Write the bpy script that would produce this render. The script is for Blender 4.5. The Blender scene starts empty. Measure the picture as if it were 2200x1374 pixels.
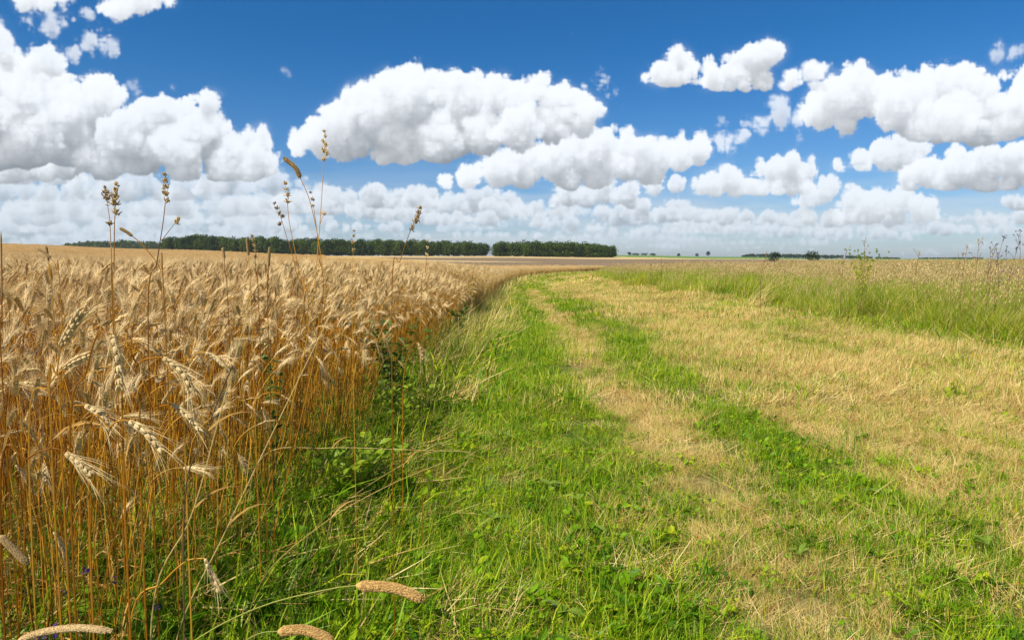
import bpy, math, random
import numpy as np

random.seed(11)
R = np.random.default_rng(11)
SC = bpy.context.scene
COL = SC.collection
rad = math.radians

# ------------------------------------------------------------------ camera, sky, sun, exposure
EYE = 1.25
F = 1467.0                      # focal length in units of a 2200-wide frame
PITCH = rad(5.1)
cam_data = bpy.data.cameras.new('camera')
cam_data.sensor_width = 36.0
cam_data.lens = F / 2200 * 36.0
cam_data.clip_start = 0.05
cam_data.clip_end = 20000
cam = bpy.data.objects.new('camera', cam_data)
cam.location = (0, 0, EYE)
cam.rotation_euler = (math.pi / 2 - PITCH, 0, 0)
COL.objects.link(cam)
SC.camera = cam

SUN_DIR = np.array((-0.50, -0.42, 0.76)); SUN_DIR /= np.linalg.norm(SUN_DIR)
sun_data = bpy.data.lights.new('sun', 'SUN')
sun_data.energy = 5.0
sun_data.angle = rad(0.5)
sun_data.color = (1.0, 0.93, 0.80)
sun = bpy.data.objects.new('sun', sun_data)
from mathutils import Vector
sun.rotation_euler = Vector(SUN_DIR).to_track_quat('Z', 'Y').to_euler()
sun.location = (-30, -10, 40)
COL.objects.link(sun)

SC.view_settings.view_transform = 'Standard'
SC.view_settings.look = 'None'
SC.view_settings.exposure = 0.5
SC.view_settings.gamma = 1.0
SC.cycles.max_bounces = 8
SC.cycles.diffuse_bounces = 4
SC.cycles.transmission_bounces = 4
SC.cycles.transparent_max_bounces = 4
SC.cycles.caustics_reflective = False
SC.cycles.caustics_refractive = False


def px_uv(x, y):
    """Direction through a point of the photograph: tangent to the right and upward, for one metre ahead."""
    X = (x - 1100) / F
    Z = (687 - y) / F
    c, s = math.cos(PITCH), math.sin(PITCH)
    dy = c + s * Z
    return X / dy, (c * Z - s) / dy


def at(x, y, d):
    """The place d metres ahead that is seen at that point."""
    u, v = px_uv(x, y)
    return np.array((u * d, d, EYE + v * d))

SKY_TINT = (0.12, 0.45, 0.74, 1)
HORIZON_TINT = (0.58, 0.67, 0.86, 1)
SKY_GAMMA = 1.0
# ---------------------------------------------------------------- clouds
SKW,SKH=1600,566
U0,U1,V0,V1=-0.92,0.92,-0.012,0.639
def make_sky(seed=4):
    """The sky's cumulus: every cloud is a small 3-D density grid of noisy puffs, marched for sunlight and for the view."""
    rng=np.random.default_rng(seed)
    W,H=SKW,SKH
    S=(U1-U0)/W
    ps=1.0/F/S
    f4=np.float32
    NV=160
    def vol(n,oct,gain,billow):
        o=np.zeros((NV,NV,NV),f4); a=1.0; tot=0
        for k in range(oct):
            m=max(3,int(round(NV/n)))
            L=rng.random((m,m,m)).astype(f4)
            t=np.arange(NV)*m/NV; i=t.astype(int); fr=t-i; fr=(fr*fr*(3-2*fr)).astype(f4); j=(i+1)%m; i=i%m
            v=L[i]*(1-fr)[:,None,None]+L[j]*fr[:,None,None]
            v=v[:,i]*(1-fr)[None,:,None]+v[:,j]*fr[None,:,None]
            v=v[:,:,i]*(1-fr)+v[:,:,j]*fr
            v=2*v-1
            if billow: v=1-2*np.sqrt(np.abs(v))*1.05
            o+=a*(-v if billow else v); tot+=a; a*=gain; n/=2.0
            if n<1.6: break
        return o/tot
    nA=vol(44,5,.62,False); nB=vol(22,3,.62,True)
    nC=vol(7,2,.8,True)
    nF=vol(12,3,.7,False)[:,:,7]; nG=vol(26,4,.62,False)[:,:,31]; nF=nF/(np.abs(nF).max()); nG=nG/np.abs(nG).max()
    RGB=np.zeros((H,W,3),f4); A=np.zeros((H,W),f4)
    Lx,Ly,Lz=-.46,.72,-.52
    def tex(x,y):
        u,v=px_uv(x,y); return (u-U0)/S,(v-V0)/S
    def cloud(puffs,base=None,soft=1.0,warp=1.0,haze=0.0,dens=1.0,flat=1.0,kids=5,shade=1.0,alpha=1.0,foot=True):
        P=[]
        if base is not None and foot:      # a flat foot under the heaps
            puffs=list(puffs)+[(x+rng.uniform(-.6,.6)*r,base-r*rng.uniform(.25,.6),r*rng.uniform(.5,.75)) for (x,y,r) in puffs if y+r<base and y+r*2.6>base-30]
        for (x,y,r) in puffs:
            a,b=tex(x,y); r=r*ps; z=rng.uniform(-.5,.5)*r
            P.append((a,b,z,r*1.04))
            for k in range(kids+4):
                th=rng.uniform(-.5,3.64); ph=rng.uniform(-1.1,1.1)
                q=r*rng.uniform(.2,.46); d=r*rng.uniform(.66,.95)
                cx=a+math.cos(th)*math.cos(ph)*d; cy=b+math.sin(th)*math.cos(ph)*d*flat; cz=z-abs(math.sin(ph))*d
                P.append((cx,cy,cz,q))
                if q>5:
                    for j in range(4):
                        t2=th+rng.uniform(-1.3,1.3); p2=ph+rng.uniform(-1,1); q2=q*rng.uniform(.3,.55)
                        P.append((cx+math.cos(t2)*math.cos(p2)*q*.85,cy+math.sin(t2)*math.cos(p2)*q*.85,cz-math.sin(p2)*q*.85,q2))
        m=14; rM=max(p[3] for p in P)
        x0=max(-40,int(min(p[0]-p[3] for p in P)-m)); x1=min(W+40,int(max(p[0]+p[3] for p in P)+m))
        y0=max(-10,int(min(p[1]-p[3] for p in P)-m)); y1=min(H+20,int(max(p[1]+p[3] for p in P)+m))
        z0=min(p[2]-p[3] for p in P)-4; z1=max(p[2]+p[3] for p in P)*.6
        if x1-x0<3 or y1-y0<3: return
        dz=max(1.0,(z1-z0)/56); nz=max(4,int((z1-z0)/dz)); nx=x1-x0; ny=y1-y0
        zz=(z0+np.arange(nz)*dz).astype(f4)
        sd=np.full((ny,nx,nz),-15.0,f4)
        xs=np.arange(x0,x1,dtype=f4); ys=np.arange(y0,y1,dtype=f4)
        for (a,b,c,r) in P:
            R=r+15
            i0=max(0,int(b-R-y0)); i1=min(ny,int(b+R-y0)+1); j0=max(0,int(a-R-x0)); j1=min(nx,int(a+R-x0)+1); k0=max(0,int((c-R-z0)/dz)); k1=min(nz,int((c+R-z0)/dz)+2)
            if i1<=i0 or j1<=j0 or k1<=k0: continue
            d=np.sqrt((ys[i0:i1,None,None]-b)**2+(xs[None,j0:j1,None]-a)**2+(zz[None,None,k0:k1]-c)**2)
            np.maximum(sd[i0:i1,j0:j1,k0:k1],r-d,out=sd[i0:i1,j0:j1,k0:k1])
        o=rng.integers(0,NV,3)
        iy=(np.arange(ny)+o[0])%NV; ix=(np.arange(nx)+o[1])%NV; iz=((np.arange(nz)*dz).astype(int)+o[2])%NV
        amp=min(9.0,rM*.72)*warp
        sd+=nA[iy][:,ix][:,:,iz]*amp*.95+nB[iy][:,ix][:,:,iz]*amp*.95
        sd+=nC[iy][:,ix][:,:,iz]*min(3.0,rM*.24)
        if base is not None:
            yb=tex(1100,base)[1]
            wob=nA[iy][:,ix][:,:,0]*5*ps
            lo=np.clip((ys[:,None]+wob-yb)/(14*ps),-1,1)
            sd+=np.minimum(lo,0)[:,:,None]*10+ (np.minimum(lo-.55,0)*3)[:,:,None]
        rho=np.clip(sd/(7.5*soft)+.16,0,1); rho*=rho*(1.6-.6*rho)
        sig=.21*dens*min(3.0,max(1.0,20/rM))
        # sunlight marched down the grid, slice by slice
        tau=np.zeros((ny,nx,nz),f4); up=np.zeros((ny,nx,nz),f4)
        acc=np.zeros((nx,nz),f4); au=np.zeros((nx,nz),f4)
        fx=min(.95,abs(Lx/Ly)); fz=min(1,abs(Lz/Ly)/dz); step=sig/Ly
        for r in range(ny-1,-1,-1):
            p=acc.copy(); p[1:]=acc[1:]*(1-fx)+acc[:-1]*fx          # sun stands to the left
            q=p.copy(); q[:,1:]=p[:,1:]*(1-fz)+p[:,:-1]*fz           # and on the viewer's side
            acc=q+rho[r]*step*.5; tau[r]=acc; acc=acc+rho[r]*step*.5
            au=au*.99+rho[r]; up[r]=au
        sh=shade
        sun=.24*np.exp(-tau*.34*sh)+.38*np.exp(-tau*.12*sh)+.38*np.exp(-tau*.05*sh)
        broad=np.exp(-np.maximum(up-.26*rM,0)/(.92*rM)*sh)
        sun=.42*sun+.58*broad; amb=.50+.50*broad
        c_sun=np.array([.52,.51,.49],f4); c_amb=np.array([.175,.218,.275],f4)
        a_st=1-np.exp(-rho*sig*dz*1.7)
        T=np.cumprod(1-a_st,axis=2); Tp=np.concatenate([np.ones((ny,nx,1),f4),T[:,:,:-1]],axis=2)
        w=Tp*a_st
        s1=(w*sun).sum(2); s2=(w*amb).sum(2); al=1-T[:,:,-1]
        def soften(a,n):
            w_=np.exp(-.5*(np.arange(-2*n,2*n+1)/n)**2); w_/=w_.sum()
            for ax_ in (0,1):
                p_=np.pad(a,[(2*n,2*n) if q_==ax_ else (0,0) for q_ in (0,1)]); o_=np.zeros_like(a)
                for k_ in range(4*n+1): o_+=w_[k_]*(p_[k_:k_+a.shape[0]] if ax_==0 else p_[:,k_:k_+a.shape[1]])
                a=o_
            return a
        if rM>5:
            n_=2 if rM<20 else 3
            da=soften(al,n_)+1e-3
            s1=.70*s1+.30*al*soften(s1,n_)/da; s2=.70*s2+.30*al*soften(s2,n_)/da
        c=s1[...,None]*c_sun+s2[...,None]*c_amb
        hz=np.array([.33,.42,.51],f4)
        c=c*(1-haze)+hz*haze*al[...,None]
        # torn, wispy rims: fine noise frays the thin parts, and a faint veil trails off the edge
        jy=(np.arange(ny)*1+o[1])%NV; jx=(np.arange(nx)+o[2])%NV
        fr=nF[jy][:,jx]; cu=c/(al[...,None]+1e-4)
        a2=np.clip(al+fr*1.5*al*(1-al)*2.2,0,1)
        a2=a2*a2*(3-2*a2)*.5+a2*.5
        n_=3 if rM<14 else 5
        veil=soften(al,n_); vc=np.stack([soften(c[...,q_],n_) for q_ in range(3)],-1)/(veil[...,None]+1e-3)
        va=np.clip(veil*1.1*np.clip(.30+nG[jy][:,jx]*1.5,0,1),0,.5)*(.26 if rM>6 else .18)
        tot=1-(1-a2)*(1-va)
        c=cu*a2[...,None]+np.minimum(vc,1.0)*(va*(1-a2))[...,None]; al=tot
        al=al*alpha*(1-.35*haze); c=c*(alpha*(1-.35*haze))
        X0,X1,Y0,Y1=max(0,x0),min(W,x1),max(0,y0),min(H,y1)
        if X1<=X0 or Y1<=Y0: return
        g=(slice(Y0-y0,Y1-y0),slice(X0-x0,X1-x0)); sl=(slice(Y0,Y1),slice(X0,X1))
        RGB[sl]=RGB[sl]*(1-al[g][...,None])+c[g]
        A[sl]=A[sl]*(1-al[g])+al[g]
    # --- thin sheets of far haze cloud low over the land
    def layer(v0,v1,peak,sx,sy,dens,col,seed_):
        g_=np.random.default_rng(seed_); n=np.zeros((H,W),f4); a=1.0; tot=0
        for k in range(5):
            gw,gh=int(W/sx)+3,int(H/sy)+3; L=g_.random((gh,gw)).astype(f4)
            x=np.arange(W)/sx; y=np.arange(H)/sy; i=x.astype(int); j=y.astype(int); fx=x-i; fy=y-j; fx=(fx*fx*(3-2*fx)).astype(f4); fy=(fy*fy*(3-2*fy)).astype(f4)
            q=L[:,i]*(1-fx)+L[:,i+1]*fx; q=q[j]*(1-fy)[:,None]+q[j+1]*fy[:,None]; n+=a*q; tot+=a; a*=.58; sx=max(2,sx/2); sy=max(1.5,sy/2)
        n/=tot
        vv_=V0+(np.arange(H)+.5)*(V1-V0)/H
        env=np.clip((vv_-v0)/(peak-v0+1e-6),0,1)*np.clip((v1-vv_)/(v1-peak),0,1)
        al=np.clip((n-.5+.13)*4.2,0,1)*env[:,None].astype(f4)*dens
        c=np.array(col,f4)
        RGB[:]=RGB*(1-al[...,None])+c*al[...,None]; A[:]=A*(1-al)+al
    layer(-.005,.10,.03,150,12,.60,(.40,.455,.51),5)
    layer(.02,.15,.07,110,16,.22,(.52,.555,.585),6)
    # --- far rows, back to front
    for k in range(170):
        t=(k/170.0)
        y=548-98*t**1.25+rng.normal(0,3)
        x=rng.uniform(-150,2350)
        w=(50+80*t)*rng.uniform(.5,1.5); h=(5.0+13*t)*rng.uniform(.7,1.3)
        if 660<x<900 and y<512 and rng.random()<.55: continue
        if x>1300 and y<470: continue
        pf=[]
        n=int(4+w/9)
        for j in range(n):
            q=rng.uniform(-1,1); r=h*(1-.5*abs(q))*rng.uniform(.55,1.0)
            pf.append((x+q*w,y-r*.35*rng.uniform(.3,1.3),r))
        cloud(pf,base=y+1.0,warp=.9,haze=.66-.36*t,kids=1,dens=.7,soft=1.0+t*.4,shade=1.9,alpha=rng.uniform(.55,.95))
    layer(.0,.09,.03,170,9,.40,(.46,.51,.555),8)
    # left stratiform belt
    for (x,y,w,h) in [(40,520,200,14),(300,512,220,16),(520,505,180,16),(120,490,180,18),(380,478,200,20),(600,470,120,18),(20,458,160,24),(250,445,190,24),(470,440,170,24),(640,425,90,22),(90,410,190,26),(330,405,180,26),(540,395,110,24),(30,372,150,24)]:
        pf=[(x+rng.uniform(-1,1)*w,y+rng.uniform(-.5,.5)*h,h*rng.uniform(.6,1.25)) for _ in range(18)]
        cloud(pf,base=y+h*.9,haze=.56-.0030*(520-y),kids=2,dens=.6,soft=1.6,shade=1.7,alpha=.85)
    for (x,y,w,h) in [(700,440,110,26),(800,455,70,20),(860,430,80,20),(1000,440,120,24),(1130,455,90,20),(920,470,90,16),(1060,475,120,15),(720,490,130,14),(1240,485,70,16),(1330,470,60,18),(1420,455,80,20),(1500,465,80,16),(1600,470,90,14),(1380,500,90,12),(1560,495,90,11),(1700,500,100,12),(1250,510,100,9),(1760,475,60,16),(1900,475,90,18),(1850,505,100,12),(2050,495,120,13),(2150,470,70,14),(2200,440,40,16)]:
        pf=[(x+rng.uniform(-1,1)*w,y+rng.uniform(-.6,.4)*h,h*rng.uniform(.45,1.0)) for _ in range(14)]
        cloud(pf,base=y+h*.8,haze=.18+.003*max(0,y-415),kids=2,dens=.75,shade=1.8)
    layer(.01,.14,.06,120,12,.20,(.50,.535,.57),9)
    N=[(1220,422,26),(1260,425,24),(1300,420,26),(1350,412,25),(1400,405,22),(1450,402,15),(1190,428,14)]
    cloud(N,base=446,haze=.16,shade=1.3)
    M=[(1740,422,26),(1780,408,26),(1765,395,14),(1830,428,30),(1880,440,34),(1930,436,30),(1980,448,26),(2010,462,16),(1720,436,14),(1850,455,26)]
    cloud(M,base=480,haze=.14,shade=.8)
    L=[(1525,394,22),(1570,384,26),(1610,400,20),(1640,405,20),(1665,368,30),(1692,358,26),(1720,372,24),(1742,364,10),(1680,395,24),(1500,396,10)]
    cloud(L,base=420,haze=.08,shade=.8)
    I=[(1800,356,14),(1850,342,25),(1895,328,30),(1945,322,32),(1978,316,18),(1910,345,24),(1960,345,20)]
    cloud(I,base=368,haze=.08,shade=.8)
    J=[(1955,384,18),(2000,370,32),(2060,357,38),(2120,354,40),(2180,350,38),(2230,356,44),(2030,385,26),(2100,385,28),(2170,385,26)]
    cloud(J,base=408,haze=.03,shade=1.1)
    B=[(960,392,18),(1010,378,30),(1070,368,40),(1050,350,22),(1130,352,42),(1200,345,48),(1255,330,46),(1292,318,40),(1345,345,48),(1400,346,40),(1455,334,34),(1502,324,26),(1290,372,38),(1220,385,32),(1120,390,26),(1390,375,28),(1520,322,14)]
    cloud(B,base=403,shade=1.0,haze=.02,foot=False)
    D=[(150,300,42),(200,290,45),(262,285,46),(325,252,40),(350,236,28),(398,252,38),(441,222,22),(420,285,42),(462,276,28),(380,310,50),(300,320,50),(220,335,50),(140,345,45),(445,325,34),(490,320,30),(545,312,32),(535,348,42),(475,360,40),(400,355,40),(560,325,20),(90,355,40),(20,350,50)]
    cloud(D,base=388,shade=1.15,haze=.05,foot=False)
    C=[(-30,230,90),(40,215,68),(105,235,65),(160,232,44),(218,202,42),(246,206,26),(60,290,70),(150,275,45),(-20,310,80),(90,172,25),(130,190,25),(30,175,30)]
    cloud(C,base=352,shade=1.35)
    E=[(648,308,24),(690,290,36),(735,262,46),(785,232,54),(835,196,46),(878,168,32),(880,215,58),(930,200,46),(985,210,52),(1030,215,48),(1065,185,30),(1105,215,44),(1152,192,30),(1195,222,38),(1245,225,32),(1268,235,22),(760,300,44),(850,290,55),(940,295,56),(1030,285,52),(1110,275,46),(1190,262,42),(1245,258,26),(820,335,26),(880,342,24),(950,335,26),(740,330,24),(690,325,20),(640,318,14)]
    cloud(E,base=348,shade=1.15,foot=False)
    Hc=[(1765,236,40),(1800,208,44),(1845,190,44),(1885,205,40),(1820,252,32),(1930,226,52),(1962,186,22),(2000,218,52),(2035,182,40),(2075,178,40),(2112,190,30),(1980,258,48),(2060,252,58),(2140,262,48),(2195,240,52),(2215,180,32),(2105,288,42),(2010,285,28),(2160,160,14)]
    cloud(Hc,base=304,shade=.9,foot=False)
    cloud([(1428,158,30),(1460,132,28),(1490,148,18),(1525,142,16),(1450,166,22)],base=184,shade=.7,dens=.95)
    cloud([(1535,172,24),(1578,152,28),(1618,134,30),(1652,114,22),(1670,104,13),(1600,160,24)],base=193,shade=.7,dens=.95)
    cloud([(1705,170,20),(1745,156,24),(1772,148,12)],base=194,shade=.6,dens=.7,soft=1.5)
    W2=dict(soft=2.4,warp=2.0,dens=.42,kids=3,shade=.4)
    cloud([(1560,298,14),(1600,285,16),(1640,268,18),(1675,248,22),(1700,250,14)],alpha=.75,**W2)
    cloud([(1550,255,14),(1545,268,8),(1600,247,6)],alpha=.6,**W2)
    cloud([(1292,178,17),(1305,208,10),(1280,180,8)],alpha=.85,**W2)
    cloud([(2148,118,14),(2175,112,10),(2200,108,14)],alpha=.6,**W2)
    cloud([(60,-5,30),(100,0,24),(130,-6,26)],alpha=1.0,soft=1.6,dens=.8,kids=4,shade=.5)
    cloud([(238,18,22),(262,10,30),(300,-2,32),(340,-4,22),(360,2,10)],alpha=1.0,soft=1.6,dens=.85,kids=4,shade=.5)
    cloud([(85,128,26),(110,140,20),(100,110,14),(70,140,14)],alpha=.95,soft=1.6,dens=.75,kids=4,shade=.5)
    cloud([(10,100,26),(20,130,22),(-5,70,24)],alpha=.95,soft=1.6,dens=.75,kids=4,shade=.5)
    cloud([(150,115,14),(180,98,12),(165,108,10),(60,52,10),(105,52,16),(140,46,8),(235,102,8),(190,30,8)],alpha=.7,**W2)
    cloud([(285,185,10),(295,205,8),(375,190,5),(620,157,6)],alpha=.4,**W2)
    cloud([(1230,75,4),(1650,60,3)],alpha=.2,**W2)
    return RGB,A

RGB, ALPHA = make_sky()
sky_img = bpy.data.images.new('clouds', SKW, SKH, alpha=True, float_buffer=True)
sky_img.colorspace_settings.name = 'Non-Color'
sky_img.alpha_mode = 'CHANNEL_PACKED'
sky_img.pixels.foreach_set(np.ascontiguousarray(np.dstack([RGB, ALPHA]).astype(np.float32)).ravel())
sky_img.update()
sky_img.pack()

world = bpy.data.worlds.new('World')
SC.world = world
world.use_nodes = True
nt = world.node_tree
nt.nodes.clear()
N = nt.nodes.new
LK = nt.links.new
tc = N('ShaderNodeTexCoord')
sep = N('ShaderNodeSeparateXYZ'); LK(tc.outputs['Generated'], sep.inputs[0])
def wmath(op, a, b=None, c=None):
    n = N('ShaderNodeMath'); n.operation = op
    for k, v in enumerate((a, b, c)):
        if v is None: continue
        if isinstance(v, (int, float)): n.inputs[k].default_value = v
        else: LK(v, n.inputs[k])
    return n.outputs[0]
# cloud image repeated to the sides and behind, added to whiten the fill light
ax_ = wmath('ABSOLUTE', sep.outputs[0]); ay_ = wmath('ABSOLUTE', sep.outputs[1])
front = wmath('GREATER_THAN', ay_, ax_); sidew = wmath('SUBTRACT', 1.0, front)
across = wmath('ADD', wmath('MULTIPLY', sep.outputs[0], front), wmath('MULTIPLY', sep.outputs[1], sidew))
ysafe = wmath('MAXIMUM', wmath('MAXIMUM', ax_, ay_), 0.001)
ahead = wmath('GREATER_THAN', sep.outputs[2], -0.02)
uu = wmath('DIVIDE', across, ysafe)
vv = wmath('DIVIDE', sep.outputs[2], ysafe)
tu = wmath('MULTIPLY_ADD', uu, 1 / (U1 - U0), -U0 / (U1 - U0))
tv = wmath('MULTIPLY_ADD', vv, 1 / (V1 - V0), -V0 / (V1 - V0))
cmb = N('ShaderNodeCombineXYZ'); LK(tu, cmb.inputs[0]); LK(tv, cmb.inputs[1])
ti = N('ShaderNodeTexImage'); ti.image = sky_img; ti.extension = 'CLIP'; ti.interpolation = 'Cubic'
LK(cmb.outputs[0], ti.inputs['Vector'])
nish = N('ShaderNodeTexSky'); nish.sky_type = 'NISHITA'; nish.sun_disc = False
nish.sun_elevation = math.asin(SUN_DIR[2]); nish.sun_rotation = math.atan2(SUN_DIR[0], SUN_DIR[1])
nish.air_density = 1.0; nish.dust_density = 0.6; nish.ozone_density = 2.5; nish.altitude = 150
def wmix(kind, fac, a, b):
    n = N('ShaderNodeMix'); n.data_type = 'RGBA'; n.blend_type = kind
    for s_, v in ((n.inputs[0], fac), (n.inputs[6], a), (n.inputs[7], b)):
        if isinstance(v, (int, float)): s_.default_value = v
        elif isinstance(v, tuple): s_.default_value = v
        else: LK(v, s_)
    return n.outputs[2]
elev = wmath('MULTIPLY', wmath('MAXIMUM', sep.outputs[2], 0.0), 3.3)
low = wmath('POWER', wmath('MAXIMUM', wmath('SUBTRACT', 1.0, elev), 0.0), 1.5)
blue = wmix('MULTIPLY', 1.0, nish.outputs[0], wmix('MIX', low, SKY_TINT, HORIZON_TINT))
gm = N('ShaderNodeGamma'); LK(blue, gm.inputs[0]); gm.inputs[1].default_value = SKY_GAMMA
cover = wmath('MULTIPLY', ti.outputs['Alpha'], ahead)
thin = wmath('SUBTRACT', 1.0, cover)
sky_part = wmix('MULTIPLY', 1.0, gm.outputs[0], thin)
cl = wmix('MULTIPLY', 1.0, ti.outputs['Color'], (10.0, 10.0, 10.0, 1))
cl = wmix('MULTIPLY', 1.0, cl, ahead)
tot = wmix('ADD', 1.0, sky_part, cl)
bg = N('ShaderNodeBackground'); LK(tot, bg.inputs[0]); bg.inputs[1].default_value = 0.1
out = N('ShaderNodeOutputWorld'); LK(bg.outputs[0], out.inputs[0])
world.cycles.sampling_method = 'MANUAL'
world.cycles.sample_map_resolution = 1024

# ------------------------------------------------------------------ helpers
class MB:
    """Collects vertices, faces, one material slot per face and a tint per vertex; links them as ONE mesh."""
    def __init__(self):
        self.v = []; self.f = []; self.m = []; self.t = []; self.n = 0
    def add(self, verts, faces, mat=0, tint=0.5):
        o = self.n
        self.v.append(np.asarray(verts, np.float32))
        k = len(verts)
        self.t.append(np.full(k, tint, np.float32) if np.isscalar(tint) else np.asarray(tint, np.float32))
        self.f += [tuple(i + o for i in f) for f in faces]
        self.m += [mat] * len(faces)
        self.n += k
    def join(self, other, mat=None):
        if other.n:
            o = self.n
            self.v += other.v; self.t += other.t
            self.f += [tuple(i + o for i in f) for f in other.f]
            self.m += other.m if mat is None else [mat] * len(other.m)
            self.n += other.n
    def transformed(self, M, off):
        b = MB(); b.v = [(v @ np.asarray(M, np.float32).T + np.asarray(off, np.float32)) for v in self.v]
        b.f = self.f; b.m = self.m; b.t = self.t; b.n = self.n
        return b
    def mesh(self, name, mats, smooth=False):
        me = bpy.data.meshes.new(name)
        V = np.concatenate(self.v) if self.v else np.zeros((0, 3))
        me.from_pydata(V.tolist(), [], self.f)
        for m in mats: me.materials.append(m)
        if len(mats) > 1: me.polygons.foreach_set('material_index', self.m)
        if smooth: me.polygons.foreach_set('use_smooth', [True] * len(self.f))
        a = me.attributes.new('tint', 'FLOAT', 'POINT')
        a.data.foreach_set('value', np.concatenate(self.t) if self.t else [])
        me.update()
        return me
    def build(self, name, mats, parent=None, smooth=False):
        if not isinstance(mats, (list, tuple)): mats = [mats]
        return obj(name, self.mesh(name, mats, smooth), parent)


def obj(name, me, parent=None):
    o = bpy.data.objects.new(name, me)
    COL.objects.link(o)
    if parent is not None: o.parent = parent
    return o


def tag(o, label=None, cat=None, group=None, kind=None):
    if label: o['label'] = label
    if cat: o['category'] = cat
    if group: o['group'] = group
    if kind: o['kind'] = kind
    return o


def empty(name, loc, label, cat, group=None, rz=0.0):
    o = bpy.data.objects.new(name, None)
    o.empty_display_size = 0.1
    COL.objects.link(o)
    o.location = tuple(float(c) for c in loc)
    o.rotation_euler = (0, 0, rz)
    return tag(o, label, cat, group)


def copy_thing(root, loc, rot, scale=1.0, label=None):
    r = root.copy(); COL.objects.link(r)
    r.location = tuple(float(c) for c in loc); r.rotation_euler = tuple(float(c) for c in rot); r.scale = (scale,) * 3
    if label: r['label'] = label
    for ch in list(root.children):
        c = ch.copy(); COL.objects.link(c); c.parent = r
        for g in list(ch.children):
            d = g.copy(); COL.objects.link(d); d.parent = c
    return r


def norm(a):
    a = np.asarray(a, float)
    return a / (np.linalg.norm(a) + 1e-9)


def spline(pts, n):
    """Points along a smooth line through pts."""
    P = np.asarray(pts, float)
    if len(P) == 2:
        return P[0] + (P[1] - P[0]) * np.linspace(0, 1, n)[:, None]
    Q = np.vstack([2 * P[0] - P[1], P, 2 * P[-1] - P[-2]])
    m = len(P) - 1
    out_ = []
    for t in np.linspace(0, m, n):
        i = min(int(t), m - 1); f = t - i
        a, b, c, d = Q[i], Q[i + 1], Q[i + 2], Q[i + 3]
        out_.append(.5 * ((2 * b) + (-a + c) * f + (2 * a - 5 * b + 4 * c - d) * f * f + (-a + 3 * b - 3 * c + d) * f ** 3))
    return np.array(out_)


def tube(mb, line, r0, r1, sides=4, mat=0, tint=.5, radii=None, cap=False):
    line = np.asarray(line, float); n = len(line)
    T = np.gradient(line, axis=0); T /= (np.linalg.norm(T, axis=1)[:, None] + 1e-9)
    ref = np.array((0.0, 1.0, 0.0)) if abs(T[0][1]) < .8 else np.array((1.0, 0, 0))
    V = []
    for i in range(n):
        a = norm(np.cross(T[i], ref)); b = np.cross(T[i], a)
        r = radii[i] if radii is not None else r0 + (r1 - r0) * i / (n - 1)
        for k in range(sides):
            t = 2 * math.pi * k / sides
            V.append(line[i] + r * (math.cos(t) * a + math.sin(t) * b))
    Fc = [(i * sides + k, i * sides + (k + 1) % sides, (i + 1) * sides + (k + 1) % sides, (i + 1) * sides + k) for i in range(n - 1) for k in range(sides)]
    if cap: Fc += [tuple(range((n - 1) * sides, n * sides)), tuple(range(sides - 1, -1, -1))]
    mb.add(V, Fc, mat, tint)


def blade(mb, base, yaw, length, width, lean, curl, tint=.5, mat=0, segs=3, twist=0.0):
    """A grass blade: a tapering strip that leans from the vertical by lean and bends by curl more along its length."""
    ca, sa = math.cos(yaw), math.sin(yaw)
    side = np.array((-sa * math.cos(twist), ca * math.cos(twist), math.sin(twist)))
    p = np.array(base, float); V = []; ds = length / segs
    a = lean
    for i in range(segs + 1):
        f = i / segs
        w = width * .5 * (1 - f ** 1.6) * (0.75 + .5 * min(1, f * 3) * (1 if f < .6 else 1))
        if i < segs:
            V.append(p - side * w); V.append(p + side * w)
        else:
            V.append(p.copy())
        p = p + ds * np.array((math.sin(a) * ca, math.sin(a) * sa, math.cos(a)))
        a += curl / segs
    Fc = [(2 * i, 2 * i + 1, 2 * i + 3, 2 * i + 2) for i in range(segs - 1)]
    j = 2 * (segs - 1); Fc.append((j, j + 1, j + 2))
    mb.add(V, Fc, mat, tint)


def leaf(mb, base, axis, up, length, width, tint=.5, mat=0, fold=.25, droop=.3):
    """A broad pointed leaf of six faces, folded at the midrib."""
    x = norm(axis); s = norm(np.cross(up, x)); z = np.cross(x, s)
    prof = [(0, .12), (.25, .8), (.55, 1.0), (.8, .62), (1.0, .0)]
    V = []
    for t, w in prof:
        c = np.asarray(base, float) + x * length * t - z * droop * length * t * t
        V += [c - s * width * .5 * w + z * fold * width * w * .5, c, c + s * width * .5 * w + z * fold * width * w * .5]
    Fc = []
    for i in range(len(prof) - 1):
        a = i * 3
        Fc += [(a, a + 1, a + 4, a + 3), (a + 1, a + 2, a + 5, a + 4)]
    mb.add(V, Fc, mat, tint)


def grain(mb, base, axis, out_, length, r, tint=.5, mat=0):
    """One spikelet: a pointed, slightly flattened spindle."""
    x = norm(axis); a = norm(out_ - x * np.dot(out_, x)); b = np.cross(x, a)
    V = [np.asarray(base, float)]
    for t, w in ((.3, 1.0), (.68, .85)):
        for k in range(5):
            q = 2 * math.pi * k / 5
            V.append(V[0] + x * length * t + r * w * (math.cos(q) * a * .8 + math.sin(q) * b))
    V.append(V[0] + x * length)
    Fc = [(0, 1 + (k + 1) % 5, 1 + k) for k in range(5)]
    Fc += [(1 + k, 1 + (k + 1) % 5, 6 + (k + 1) % 5, 6 + k) for k in range(5)]
    Fc += [(6 + k, 6 + (k + 1) % 5, 11) for k in range(5)]
    mb.add(V, Fc, mat, tint)


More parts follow.
